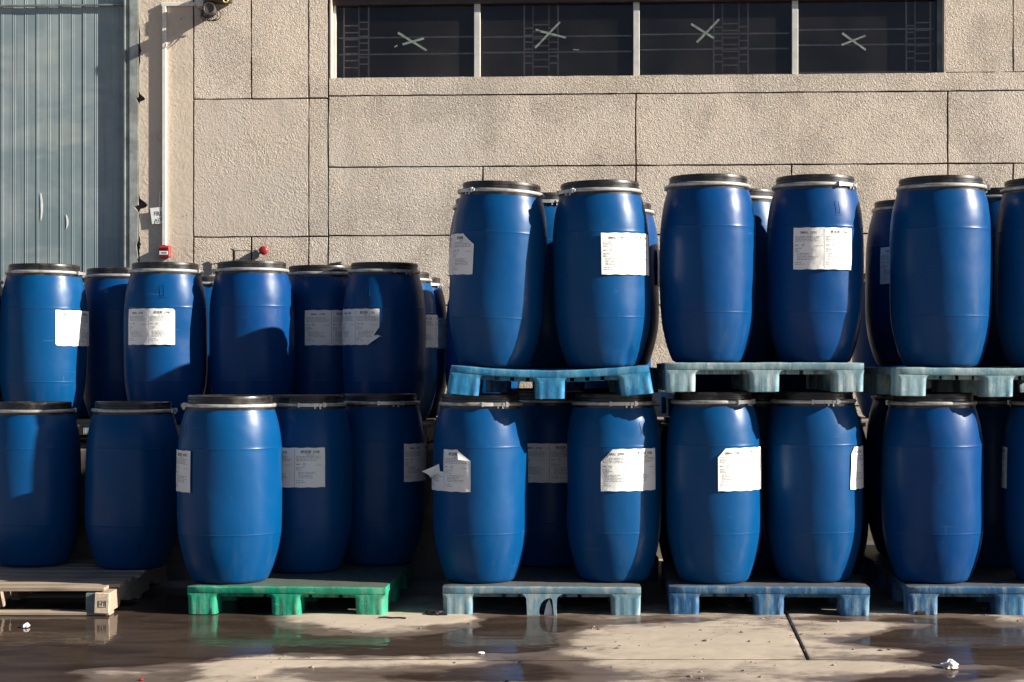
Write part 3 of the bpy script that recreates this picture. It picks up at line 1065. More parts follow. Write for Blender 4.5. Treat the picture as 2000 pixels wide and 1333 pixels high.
BODIES = [body_mesh(s, [(random.uniform(0, 6.28), random.uniform(.15, .8), random.uniform(.2, .5), random.uniform(.05, .15), random.uniform(.003, .009)) for _ in range(3)]) for s in (1, 2, 3, 4, 5, 6, 7)]
DENTED = body_mesh(9, [(R(38), 0.05, 0.10, 0.06, 0.020), (R(60), 0.55, 0.5, 0.2, 0.004)])
DENTED2 = body_mesh(12, [(R(62), 0.80, 0.25, 0.06, 0.012), (R(40), 0.5, 0.35, 0.15, 0.004)])
lidm = lathe_mesh('drum_lid', [(0.001, .966), (.165, .966), (.174, .967), (.182, .977), (.190, .981), (.200, .982), (.2065, .979), (.2085, .972), (.2085, .964), (.2065, .961), (.2065, .956), (.2088, .953), (.2088, .942), (.215, .940), (.2185, .936), (.2185, .906), (.210, .904)], 72, 28)
lidm.materials.append(LID)
ringm = lathe_mesh('drum_ring', [(.212, .939), (.2205, .940), (.2250, .9375), (.2268, .933), (.2268, .927), (.2250, .9225), (.2205, .920), (.212, .921)], 72, 50)
ringm.materials.append(RING)


def arc_box(bm, a0, a1, r0, r1, z0, z1, n=8):
    rr = []
    for i in range(n + 1):
        a = a0 + (a1 - a0) * i / n
        rr.append([bm.verts.new((r * math.sin(a), -r * math.cos(a), z_)) for r, z_ in ((r0, z0), (r1, z0), (r1, z1), (r0, z1))])
    for i in range(n):
        for k in range(4):
            bm.faces.new((rr[i][k], rr[i][(k + 1) % 4], rr[i + 1][(k + 1) % 4], rr[i + 1][k]))
    bm.faces.new(rr[0]); bm.faces.new(list(reversed(rr[-1])))


bm = bmesh.new()
arc_box(bm, R(-16), R(15), .226, .236, .9205, .9385, 10)
arc_box(bm, R(-17), R(-14.2), .226, .240, .9175, .9415, 2)
arc_box(bm, R(10), R(14), .2345, .242, .9235, .9355, 2)
arc_box(bm, R(15.2), R(19), .226, .241, .917, .942, 2)
arc_box(bm, R(19), R(21.5), .226, .236, .922, .937, 2)
arc_box(bm, R(4), R(6), .224, .233, .909, .921, 2)
arc_box(bm, R(11), R(13), .224, .233, .907, .921, 2)
latm = bm_mesh('drum_latch', bm)
latm.materials.append(LATCH)


def surf(s, z_, off):
    r = float(body_r(z_)) + off
    a = s / RM
    return (r * math.sin(a), -r * math.cos(a), z_)


# embossed mark (goblet-like moulding)
bm = bmesh.new()
def rib(pts, w=0.0030, h=0.0008):
    for (s0, z0), (s1, z1) in zip(pts[:-1], pts[1:]):
        d = Vector((s1 - s0, z1 - z0)); L = d.length; d /= L
        nn = Vector((-d.y, d.x)) * w / 2
        lo = [surf(s0 + nn.x, z0 + nn.y, -0.002), surf(s0 - nn.x, z0 - nn.y, -0.002), surf(s1 - nn.x, z1 - nn.y, -0.002), surf(s1 + nn.x, z1 + nn.y, -0.002)]
        hi = [surf(s0 + nn.x * .5, z0 + nn.y * .5, h), surf(s0 - nn.x * .5, z0 - nn.y * .5, h), surf(s1 - nn.x * .5, z1 - nn.y * .5, h), surf(s1 + nn.x * .5, z1 + nn.y * .5, h)]
        L_ = [bm.verts.new(v_) for v_ in lo]; H_ = [bm.verts.new(v_) for v_ in hi]
        bm.faces.new(H_)
        for k in range(4):
            bm.faces.new((L_[k], L_[(k + 1) % 4], H_[(k + 1) % 4], H_[k]))
ez = 0.80
rib([(-.020, ez - .035), (.022, ez - .035)]); rib([(-.014, ez - .026), (-.010, ez - .018), (-.012, ez), (-.016, ez + .018), (-.018, ez + .032)])
rib([(.014, ez - .026), (.010, ez - .018), (.012, ez), (.010, ez + .020), (.008, ez + .032)]); rib([(-.016, ez + .036), (.014, ez + .036)])
rib([(-.006, ez - .027), (-.002, ez - .022), (.002, ez - .027)])
embm = bm_mesh('drum_emboss', bm)
embm.materials.append(EMB)

# paper labels
LW, LZ0, LZ1 = 0.160, 0.482, 0.698


def inside(s, z_, cuts):
    return all((s - c[0]) * c[2] + (z_ - c[1]) * c[3] <= 0 for c in cuts)


def label_mesh(seed, cuts=(), box_=None):
    s0, s1, z0, z1 = box_ or (-LW, LW, LZ0, LZ1)
    rg = np.random.default_rng(seed)
    bm = bmesh.new()
    nx, nz = 28, 14
    g = [[bm.verts.new((s0 + (s1 - s0) * i / nx, 0, z0 + (z1 - z0) * j / nz)) for i in range(nx + 1)] for j in range(nz + 1)]
    for j in range(nz):
        for i in range(nx):
            bm.faces.new((g[j][i], g[j][i + 1], g[j + 1][i + 1], g[j + 1][i]))
    for c in cuts:
        bmesh.ops.bisect_plane(bm, geom=bm.verts[:] + bm.edges[:] + bm.faces[:], plane_co=(c[0], 0, c[1]), plane_no=(c[2], 0, c[3]), clear_outer=True)
    p1, p2 = rg.uniform(0, 6.28, 2)
    for v_ in bm.verts:
        s, z_ = v_.co.x, v_.co.z
        e = min(s - s0, s1 - s, z_ - z0, z1 - z_)
        wv = 0.0005 * math.sin(s * 60 + p1) * math.sin(z_ * 45 + p2)
        z2 = z_ + (0.0012 * math.sin(s * 90 + p2) if e < 0.004 else 0)
        v_.co = surf(s, z2, 0.0052 + wv + (0.0012 if e < 0.004 else 0))
    me = bm_mesh('paper', bm, True)
    me.materials.append(PAPER)
    return me


def print_mesh(seed, cuts=(), box_=None):
    rg = np.random.default_rng(seed)
    vs, fs = [], []
    bx = box_ or (-LW, LW, LZ0, LZ1)
    def word(s0, s1, z_, h):
        if s1 <= s0: return
        ok = all(inside(s, zc, cuts) and bx[0] + .004 < s < bx[1] - .004 and bx[2] + .004 < zc < bx[3] - .004 for s in (s0, s1) for zc in (z_, z_ + h))
        if not ok: return
        n = max(1, int((s1 - s0) / 0.008))
        b = len(vs)
        for i in range(n + 1):
            s = s0 + (s1 - s0) * i / n
            vs.append(surf(s, z_, 0.0063)); vs.append(surf(s, z_ + h, 0.0063))
        for i in range(n):
            fs.append((b + 2 * i, b + 2 * i + 2, b + 2 * i + 3, b + 2 * i + 1))
    def line(s0, s1, z_, h, dens=0.8):
        s = s0
        while s < s1:
            w = rg.uniform(0.004, 0.018)
            word(s, min(s + w, s1), z_, h)
            s += w + rg.uniform(0.002, 0.006)
    for (c0, c1) in ((-LW + .010, -0.006), (0.010, LW - .010)):
        W_ = c1 - c0
        for k in range(4):
            line(c0, c0 + W_ * rg.uniform(.75, 1), LZ1 - .048 - k * .0075, .0026)
        line(c0, c0 + .022, LZ1 - .092, .004)
        line(c1 - .040, c1 - .004, LZ1 - .096, .0022)
        for k in range(3):
            line(c0, c0 + rg.uniform(.015, .05), LZ1 - .108 - k * .0075, .0026)
        for k in range(5):
            line(c0 + .012, c0 + W_ * rg.uniform(.5, .95), LZ1 - .135 - k * .0078, .0026)
        line(c0, c0 + .035, LZ1 - .180, .0026)
        line(c0, c0 + .05, LZ1 - .190, .0026)
        # hazard diamond
        dcx, dcz, dr = c0 + .042, LZ1 - .090, .0085
        if inside(dcx - dr, dcz, cuts) and inside(dcx, dcz + dr, cuts) and bx[0] < dcx - dr and dcx + dr < bx[1] and dcz + dr < bx[3]:
            b = len(vs)
            for rr in (dr, dr * .68):
                for ds, dz_ in ((rr, 0), (0, rr), (-rr, 0), (0, -rr)):
                    vs.append(surf(dcx + ds, dcz + dz_, 0.0063))
            for k in range(4):
                k2 = (k + 1) % 4
                fs.append((b + k, b + k2, b + 4 + k2, b + 4 + k))
    # centre fold rule
    for k in range(26):
        z_ = LZ0 + .006 + k * .0078
        word(0.0005, 0.0022, z_, .0078)
    me = mesh_from('print', vs, fs)
    me.materials.append(INKF)
    return me


T1, T2, T3 = text_mesh('EMAL  270E', 0.017, 0.0002), text_mesh('\u8868\u6d3b\u5291  270E', 0.018, 0.0003), text_mesh('EMAL 270', 0.009, 0.0)


def title_mesh(cuts=(), box_=None):
    bx = box_ or (-LW, LW, LZ0, LZ1)
    bm = bmesh.new()
    for me, s, z_ in ((T1, -0.080, LZ1 - .026), (T2, 0.082, LZ1 - .024), (T3, 0.082, LZ1 - .039)):
        vm = [bm.verts.new((v_.co.x + s, 0, v_.co.y + z_)) for v_ in me.vertices]
        for pgn in me.polygons:
            cs = [vm[i] for i in pgn.vertices]
            if all(inside(v_.co.x, v_.co.z, cuts) and bx[0] + .003 < v_.co.x < bx[1] - .003 and bx[2] < v_.co.z < bx[3] - .003 for v_ in cs):
                try:
                    bm.faces.new(cs)
                except ValueError:
                    pass
    bmesh.ops.delete(bm, geom=[v_ for v_ in bm.verts if not v_.link_faces], context='VERTS')
    if not bm.verts:
        bm.free()
        return None
    for v_ in bm.verts:
        v_.co = surf(v_.co.x, v_.co.z, 0.0066)
    me = bm_mesh('title', bm)
    me.materials.append(INK)
    return me


def flap_mesh(tri, lifts, n=6):
    """curled triangular flap: tri of (s, z), lift at each corner"""
    vs, fs, ix = [], [], {}
    for i in range(n + 1):
        for j in range(n + 1 - i):
            a, b = i / n, j / n
            c = max(0.0, 1 - a - b)
            s = tri[0][0] * a + tri[1][0] * b + tri[2][0] * c
            z_ = tri[0][1] * a + tri[1][1] * b + tri[2][1] * c
            l = lifts[0] * a ** 1.6 + lifts[1] * b ** 1.6 + lifts[2] * c ** 1.6
            ix[i, j] = len(vs)
            vs.append(surf(s, z_, 0.0072 + l))
    for i in range(n):
        for j in range(n - i):
            fs.append((ix[i, j], ix[i + 1, j], ix[i, j + 1]))
            if i + j < n - 1:
                fs.append((ix[i + 1, j], ix[i + 1, j + 1], ix[i, j + 1]))
    me = mesh_from('flap', vs, fs, True)
    me.materials.append(PAPER)
    return me


def cutline(p, q, keep):
    """half plane through p-q that keeps the point 'keep'"""
    nx, nz = -(q[1] - p[1]), q[0] - p[0]
    if (keep[0] - p[0]) * nx + (keep[1] - p[1]) * nz > 0:
        nx, nz = -nx, -nz
    L = math.hypot(nx, nz)
    return (p[0], p[1], nx / L, nz / L)


MID = (0.02, 0.57)
VAR = {
    'full': ([], []),
    'fullb': ([], []),
    'fullc': ([cutline((.160, LZ1 - .012), (.148, LZ1), MID)], []),
    'fulld': ([cutline((-.160, LZ0 + .010), (-.150, LZ0), MID)], []),
    'foldtr': ([cutline((.085, LZ1), (.160, LZ1 - .058), MID)], [flap_mesh([(.085, LZ1 - .001), (.160, LZ1 - .058), (.098, LZ1 - .050)], [0.001, 0.001, 0.014])]),
    'cuttl': ([cutline((-.160, LZ1 - .066), (-.098, LZ1), MID)], [flap_mesh([(-.158, LZ1 - .066), (-.100, LZ1 - .002), (-.124, LZ1 - .044)], [0.001, 0.001, 0.006])]),
    'cuttls': ([cutline((-.160, LZ1 - .046), (-.118, LZ1), MID)], []),
    'tornbr': ([cutline((.160, LZ1 - .110), (.085, LZ0), MID)], [flap_mesh([(.118, LZ0 + .055), (.085, LZ0 - .004), (.165, LZ0 + .050)], [0.002, 0.004, 0.022]), flap_mesh([(.118, LZ0 + .055), (.180, LZ0 + .050), (.150, LZ0 + .060)], [0.002, 0.030, 0.014])]),
    'tornleft': ([cutline((-.150, LZ1 - .05), (-.115, LZ1), MID), cutline((-.152, LZ0), (-.138, LZ1 - .02), MID)], []),
}
VARM = {k: (label_mesh(i + 3, v_[0]), print_mesh(20 + i, v_[0]), title_mesh(v_[0]), v_[1]) for i, (k, v_) in enumerate(VAR.items())}
# the half-peeled one: right page whole (folded corner), left page torn off above the middle
_c = VAR['foldtr'][0]
bxr, bxl = (-0.004, LW, LZ0, LZ1), (-LW, -0.0045, LZ0, LZ0 + .100)
PEEL = [(label_mesh(31, _c, bxr), print_mesh(32, _c, bxr), title_mesh(_c, bxr), VAR['foldtr'][1]),
        (label_mesh(33, (), bxl), print_mesh(34, (), bxl), None, [flap_mesh([(-.150, LZ0 + .095), (-.040, LZ0 + .140), (-.100, LZ0 + .062)], [0.055, 0.002, 0.020]), flap_mesh([(-.040, LZ0 + .140), (-.030, LZ0 + .098), (-.100, LZ0 + .070)], [0.002, 0.001, 0.016])])]


def add_label(root, phi, var):
    if var == 'full':
        var = ('full', 'fullb', 'fullc', 'fulld')[_di[0] % 4]
    sets = PEEL if var == 'peel' else [VARM[var]]
    for lm, pm, tm, flaps in sets:
        lo = mk('paper_label', lm, root)
        lo.rotation_euler = (0, 0, phi)
        if pm and len(pm.polygons): tag(mk('fine_print', pm, lo), kind='stuff')
        if tm: mk('lettering', tm, lo)
        for f_ in flaps:
            mk('torn_flap', f_, lo)


DG = 'blue plastic drums stacked in front of the factory wall'
_di = [0]


def drum(label, c, D, zb, ylid, rpx, lab=None, var='full', latch=None, tilt=(0, 0), body=None):
    view = math.atan((c - 1000) / F)
    X = (c - 1000) * D / F
    ztop = CAMZ + (HOR - ylid) * (D - 0.22) / F
    sz = min(1.05, max(0.94, (ztop - zb) / 0.982))
    sxy = (rpx * D / F) / (RM + 0.002)
    i = _di[0]; _di[0] += 1
    root = empty('plastic_drum', (X, D + CAMY, zb))
    root.scale = (sxy, sxy, sz)
    root.rotation_euler = (R(tilt[0] + random.uniform(-.35, .35)), R(tilt[1] + random.uniform(-.5, .5)), 0)
    tag(root, label, 'drum', DG)
    b = mk('drum_body', body or BODIES[i % 7], root)
    b.rotation_euler = (0, 0, 0 if body else random.uniform(0, 6.28))
    # angles measured positive to the right as the camera sees them
    w = lambda d: R(d) - view
    l = mk('lid', lidm, root)
    l.rotation_euler = (0, 0, random.uniform(0, 6))
    rg_ = mk('clamp_ring', ringm, root)
    rg_.rotation_euler = (R(random.uniform(-.25, .25)), R(random.uniform(-.35, .35)), w(latch if latch is not None else random.choice((-120, 120, 170))))
    mk('latch', latm, rg_)
    if lab is not None:
        add_label(root, w(lab), var)
        e = mk('embossed_mark', embm, root)
        e.rotation_euler = (0, 0, w(lab + 18))
    return root


ZP = 0.152
# on the ground-level pallets
drum('blue drum on the wooden pallet, cut by the left edge of the photo', 66, 9.60, 0.141, 787, 91)
drum('unlabelled shaded blue drum on the right side of the wooden pallet', 258, 9.47, 0.141, 786, 91, latch=80)
drum('wide sunlit blue drum at the front left corner of the green pallet', 449, 8.79, ZP, 774, 102, -82, latch=-92)
drum('shaded blue drum in the middle of the green pallet, label facing front', 595, 9.23, ZP, 773, 94, -12, latch=8)
drum('darkest blue drum at the rear right of the green pallet', 738, 9.58, ZP, 770, 92, 67, latch=15)
drum('lower blue drum whose label is peeled open with a curled flap', 939, 8.80, ZP, 771, 94, -47, 'peel', latch=18, body=DENTED2)
drum('shaded blue drum behind and between two front drums, on faded blue pallet', 1074, 9.50, ZP, 766, 94, -1)
drum('lower blue drum whose wide label has its top left corner cut off', 1199, 8.85, ZP, 769, 94, 21, 'cuttl', latch=12)
drum('lower blue drum below the pale pallet, clipped label at right side', 1395, 8.77, ZP, 766, 93, 41, 'cuttls', latch=52)
drum('lower blue drum with only a torn strip of label at its right edge', 1590, 8.84, ZP, 765, 94, 80, 'tornleft', latch=15)
drum('unlabelled lower blue drum at the left of the rightmost ground pallet', 1822, 8.80, ZP, 769, 97)
drum('dark blue drum behind the rightmost lower drums', 1938, 9.50, ZP, 768, 93)
drum('lower blue drum cut off by the right edge of the photo', 2056, 8.80, ZP, 770, 96, -98)
# upper layer on pallets
ZU1, ZU2, ZU3 = 1.288, 1.318, 1.294
drum('upper blue drum leaning right on the sagging pallet, label corner folded', 965, 8.84, ZU1 + .004, 352, 95, -66, 'foldtr', latch=-60, tilt=(0, 2.2))
drum('upper blue drum standing directly behind the leaning one', 957, 9.97, 1.300, 382, 80)
drum('upper blue drum half hidden behind the two on the sagging pallet', 1066, 9.36, ZU1, 375, 88, None, latch=5)
drum('upper blue drum on the right of the sagging pallet, dented near its base', 1178, 8.77, ZU1 + .004, 350, 95, 36, 'full', latch=-55, tilt=(0, -0.9), body=DENTED)
drum('upper blue drum in the rear row, a sliver right of the dented drum', 1209, 10.30, 1.305, 393, 80, 104, latch=110)
drum('unlabelled upper blue drum on the left of the pale pallet', 1381, 8.80, ZU2, 338, 94)
drum('upper blue drum hidden in the gap behind the pale pallet pair', 1450, 9.38, ZU2, 367, 84)
drum('upper blue drum on the pale pallet with a full white label in front', 1590, 8.85, ZU2, 339, 94, 11, 'full', latch=50)
drum('dark upper blue drum in the rear row left of the rightmost pair', 1776, 10.0, 1.300, 388, 86, -4)
drum('tall unlabelled sunlit upper blue drum at the far right pallet', 1838, 8.77, ZU3, 341, 99, latch=98)
drum('upper blue drum barely seen between the two at the far right', 1946, 9.45, ZU3, 366, 95)
drum('upper blue drum cut off by the right edge of the photo', 2044, 8.80, ZU3, 344, 98)
drum('low blue drum against the wall, sliver beside the far right stack', 1742, 11.35, 0.944, 531, 76)
for c_, t_ in ((944, 'behind the leaning drum'), (1198, 'behind the dented drum')):
    drum('hidden blue drum against the wall ' + t_, c_, 11.30, 0.944, 545, 74)
drum('upper blue drum fully hidden behind the dented drum', 1182, 9.76, ZU1, 390, 83)
drum('upper blue drum fully hidden behind the fully labelled drum', 1598, 9.40, ZU2, 368, 85)
drum('rear upper drum hidden behind the pale pallet, left', 1402, 10.1, 1.140, 440, 81)
drum('rear upper drum hidden behind the pale pallet, right', 1572, 10.1, 1.140, 440, 81)
drum('rear lower drum hidden behind the pale stack, left', 1364, 10.1, 0.006, 815, 82)
drum('rear lower drum hidden behind the pale stack, right', 1613, 10.1, 0.006, 815, 82)
drum('dark blue drum between and behind the two lower drums with clipped labels', 1490, 9.42, ZP, 768, 92)
# next stack, just beyond the right edge
drum('lower blue drum of the stack just past the right edge', 2215 + 60, 8.85, ZP, 768, 94)
drum('second lower blue drum of the stack past the right edge', 2470, 8.85, ZP, 768, 94)
drum('upper blue drum of the stack just past the right edge', 2285, 8.85, ZU3, 343, 94)
drum('second upper blue drum of the stack past the right edge', 2475, 8.85, ZU3, 343, 94)
drum('rear lower blue drum of the stack past the right edge', 2330, 9.55, ZP, 768, 88)
drum('rear upper blue drum of the stack past the right edge', 2330, 9.55, ZU3, 370, 88)
# supporting rear stack, below the rear upper drums
drum('dark lower blue drum at the back, under the rear row drum', 1207, 10.12, ZP, 760, 81)
drum('dark lower blue drum at the back below the sagging stack', 1042, 10.15, ZP, 760, 81)
drum('dark lower blue drum at the back under the right rear stack', 1776, 10.0, ZP, 760, 84)
drum('dark lower blue drum at the back right, mostly hidden', 1952, 10.05, ZP, 760, 84)
# on the dock
ZD = 0.941
drum('blue drum on the dock, only a slice at the left edge', -70, 10.2, ZD, 531, 82)
drum('leftmost whole blue drum of the dock row, label half in shade', 85, 10.15, ZD, 514, 84, 50, latch=72)
drum('blue drum at the very back between the left dock drums', 170, 11.35, ZD, 541, 74)
drum('shaded unlabelled blue drum behind the first two dock drums', 238, 10.62, ZD, 522, 80)
drum('dock blue drum below the call point, two-page label facing front', 323, 10.15, ZD, 511, 80, -23, latch=78)
drum('back-row blue drum peeping out below the wall bell bracket', 410, 11.35, ZD, 539, 74, -60, latch=20)
drum('unlabelled dock blue drum crossed by a slanting shadow', 494, 10.15, ZD, 509, 83, latch=-95)
drum('blue drum at the back seen as a sliver in mid dock row', 574, 11.25, ZD, 536, 74)
drum('shaded dock blue drum with a scrap on its lid and a front label', 630, 10.52, ZD, 517, 81, 12, latch=62)
drum('shaded dock blue drum with torn label hanging at its corner', 749, 10.15, ZD, 511, 81, -42, 'tornbr', latch=32)
drum('second drum behind the torn label drum, greyish label at its edge', 780, 10.85, ZD, 530, 76, 66)
drum('last drum of the dock row beside the tall stack, sunlit label edge', 806, 11.45, ZD, 540, 68, 62, latch=50)


# ------------------------------------------------------------------ plastic pallets
def rrect(hx, hy, rad, n=6):
    pts = []
    for cx, cy, a0 in ((hx - rad, hy - rad, 0), (-hx + rad, hy - rad, 90), (-hx + rad, -hy + rad, 180), (hx - rad, -hy + rad, 270)):
        for k in range(n + 1):
            a = R(a0 + 90 * k / n)
            pts.append((cx + rad * math.cos(a), cy + rad * math.sin(a)))
    # extra points on the sides so that grooves can be pressed in
    out = []
    for i in range(len(pts)):
        p_, q_ = pts[i], pts[(i + 1) % len(pts)]
        out.append(p_)
        L = math.hypot(q_[0] - p_[0], q_[1] - p_[1])
        if L > 0.03:
            for k in range(1, 9):
                t_ = k / 9
                out.append((p_[0] + (q_[0] - p_[0]) * t_, p_[1] + (q_[1] - p_[1]) * t_))
    return out


PG = 'moulded plastic pallets with nine feet'


def plastic_pallet(label, x0, x1, yf, z0, mat, depth=1.1, rz=0.0, sag=0.0, h=0.152, broken=None):
    w = x1 - x0
    root = empty('plastic_pallet', ((x0 + x1) / 2 - depth / 2 * math.sin(rz), yf + depth / 2 * math.cos(rz), z0), rz)
    tag(root, label, 'pallet', PG)
    hw, hd = w / 2, depth / 2
    rs = np.random.default_rng(int(abs(x0) * 1000) + int(z0 * 10))

    def dfm(x, y, z_):
        q = (abs(x) / hw)
        z2 = z_ + sag * (q ** 2 - 0.35)
        sx = 1 if x > 0 else -1
        x2 = x + sx * q ** 2 * sag * 1.1 * (1 - z_ / h)
        return (x2, y, z2)
    # deck with rounded corners and a lip, subdivided so that it can sag
    bm = bmesh.new()
    nx = 24
    zt, zb = h, h - 0.040
    loopx = np.linspace(-hw, hw, nx + 1)
    sect = [(-hd + .004, zb), (-hd, zb + .006), (-hd, zt - .007), (-hd + .006, zt), (hd - .006, zt), (hd, zt - .007), (hd, zb + .006), (hd - .004, zb)]
    rg = []
    for i, x in enumerate(loopx):
        ins = 0.0
        e = min(x + hw, hw - x)
        if e < 1e-6: ins = 0.014
        wob = rs.uniform(-.0012, .0012)
        rg.append([bm.verts.new(dfm(x, y + (ins if y < 0 else -ins), z_ + wob + (-.004 if (e < 1e-6 and z_ > zt - .003) else 0))) for y, z_ in sect])
    for i in range(nx):
        for k in range(len(sect)):
            k2 = (k + 1) % len(sect)
            bm.faces.new((rg[i][k], rg[i][k2], rg[i + 1][k2], rg[i + 1][k]))
    bm.faces.new(rg[0]); bm.faces.new(list(reversed(rg[-1])))
    mk('deck', bm_mesh('pallet_deck', bm, True, 35), root, mat)
    # ribs under the deck
    bm = bmesh.new()
    for y in np.linspace(-hd + .06, hd - .06, 5):
        for xa in np.linspace(-hw + .2, hw - .2, 9):
            p_ = dfm(xa, y, zb - .010)
            bm_box(bm, p_, (0.1, .004, .024))
    for k, xa in enumerate(np.linspace(-hw + .16, hw - .16, 17)):
        p_ = dfm(xa, 0, zb - .009)
        bm_box(bm, p_, (.004, depth - .1, .022), 0, Matrix.Rotation(R(0.8 if k % 2 else -0.8), 4, 'Z'))
    mk('underside_ribs', bm_mesh('pallet_ribs', bm), root, mat)
    # nine feet
    fw = 0.078
    for iy, yc in enumerate((-hd + .082, 0.0, hd - .082)):
        for ix, xc in enumerate((-hw + fw + .001, 0.0, hw - fw - .001)):
            if broken == 'middle' and iy == 0 and ix == 1:
                continue
            bm = bmesh.new()
            lv = [(0.0, fw - .006, .077), (.004, fw - .002, .080), (.045, fw - .001, .0805), (.088, fw, .081), (.100, fw + .006, .081), (.108, fw + .016, .0812), (zb + .001, fw + .030, .0812)]
            notch = rs.uniform(-1, 1)
            rings = []
            for z_, hx, hy in lv:
                pts = rrect(hx, hy, 0.026)
                ring = []
                for (x, y) in pts:
                    if z_ < .10:
                        for gx in (-.030, .030):
                            if abs(x - gx) < .009 and abs(abs(y) - hy) < 1e-5:
                                y *= 0.965
                    xx = x + xc
                    # outer feet keep a straight outer side
                    if ix == 0: xx = max(xx, -hw + .001)
                    if ix == 2: xx = min(xx, hw - .001)
                    dz_ = rs.uniform(0, .0025) if z_ == 0 else 0
                    ring.append(bm.verts.new(dfm(xx, y + yc, z_ + dz_)))
                rings.append(ring)
            n = len(rings[0])
            for i in range(len(rings) - 1):
                for k in range(n):
                    k2 = (k + 1) % n
                    bm.faces.new((rings[i][k], rings[i][k2], rings[i + 1][k2], rings[i + 1][k]))
            bm.faces.new(list(reversed(rings[0])))
            fo = mk('foot', bm_mesh('pallet_foot', bm, True, 35), root, mat)
            if broken == 'corner' and iy == 0 and ix == 0:
                box('hole_shade_block', (xc - .012, -hd + .0005, .012), (.052, .010, .022), HOLE_SHADE, fo, .004)  # solid dark block, painted as the shade inside a chip
    if broken == 'middle':
        # front middle foot with its right half burst open
        yc = -hd + .082
        poly = [(-fw, 0), (-.012, 0), (-.014, .035), (-.006, .062), (.008, .080), (.024, .090), (.040, .094), (.052, .092), (.058, .080), (.062, 0), (fw, 0), (fw, .088), (fw + .006, .100), (fw + .018, .109), (fw + .03, zb + .001), (-fw - .03, zb + .001), (-fw - .018, .109), (-fw - .006, .100), (-fw, .088)]
        prism('foot', poly, -hd + .001, -hd + .009, mat, root, 0.002)
        for xx in (-fw + .004, fw - .004):
            box('foot_side', (xx, yc + .006, .055), (.007, .142, .109), mat, root)
        box('foot_back', (0, yc + .079, .055), (2 * fw - .01, .006, .110), mat, root)
        prism('broken_shard', [(.012, .001), (.056, .001), (.054, .035), (.040, .086), (.024, .060)], -hd + .014, -hd + .018, SIGNW, root)
    return root


def xp(px, D=8.53):
    return (px - 1000) * D / F


plastic_pallet('green plastic pallet standing in the puddle, three drums on it', xp(362), xp(753), 0.0, 0.0, PAL_GREEN, 1.15, R(-3.5))
plastic_pallet('faded blue-grey plastic pallet with a burst middle foot', xp(864), xp(1252), 0.0, 0.0, PAL_FADE, rz=R(-1.2), broken='middle')
plastic_pallet('blue plastic ground pallet under the two drums with clipped labels', xp(1308), xp(1698), 0.0, 0.0, PAL_MID, rz=R(-3.0))
plastic_pallet('blue ground pallet with a chipped corner foot at the right edge', xp(1775), xp(1775) + 1.06, -0.01, 0.0, PAL_MID, rz=R(-3.0), broken='corner')
plastic_pallet('bright blue sagging pallet lifted on the lids of two drums', xp(882), xp(1266), -0.02, 1.137, PAL_BLUE, sag=0.030)
plastic_pallet('pale bleached pallet on drum lids in the middle of the right stacks', xp(1300), xp(1685), -0.02, 1.164, PAL_PALE, h=0.155, rz=R(-2.6))
plastic_pallet('pale blue upper pallet at the right edge of the photo', xp(1752), xp(1752) + 1.06, -0.01, 1.140, PAL_PALE, sag=0.006)
plastic_pallet('blue ground pallet just past the right edge', 3.24, 4.28, 0.0, 0.0, PAL_MID)
plastic_pallet('pale upper pallet just past the right edge', 3.24, 4.28, 0.0, 1.140, PAL_PALE)
plastic_pallet('dark rear pallet raised behind the sagging pallet', -0.16, 0.88, 1.28, 1.140, PAL_MID, h=0.152)
plastic_pallet('rear ground pallet in deep shade behind the faded one', -0.16, 0.88, 1.28, 0.0, PAL_MID)
plastic_pallet('rear raised pallet in shade behind the pale stack', 0.98, 2.02, 1.29, 0.986, PAL_MID)
plastic_pallet('rear raised pallet in shade behind the far right stack', 2.14, 3.20, 1.12, 1.140, PAL_MID)
plastic_pallet('rear ground pallet in deep shade behind the far right stack', 2.14, 3.20, 1.12, 0.0, PAL_MID)


# ------------------------------------------------------------------ wooden pallets
WG = 'nailed wooden pallets'


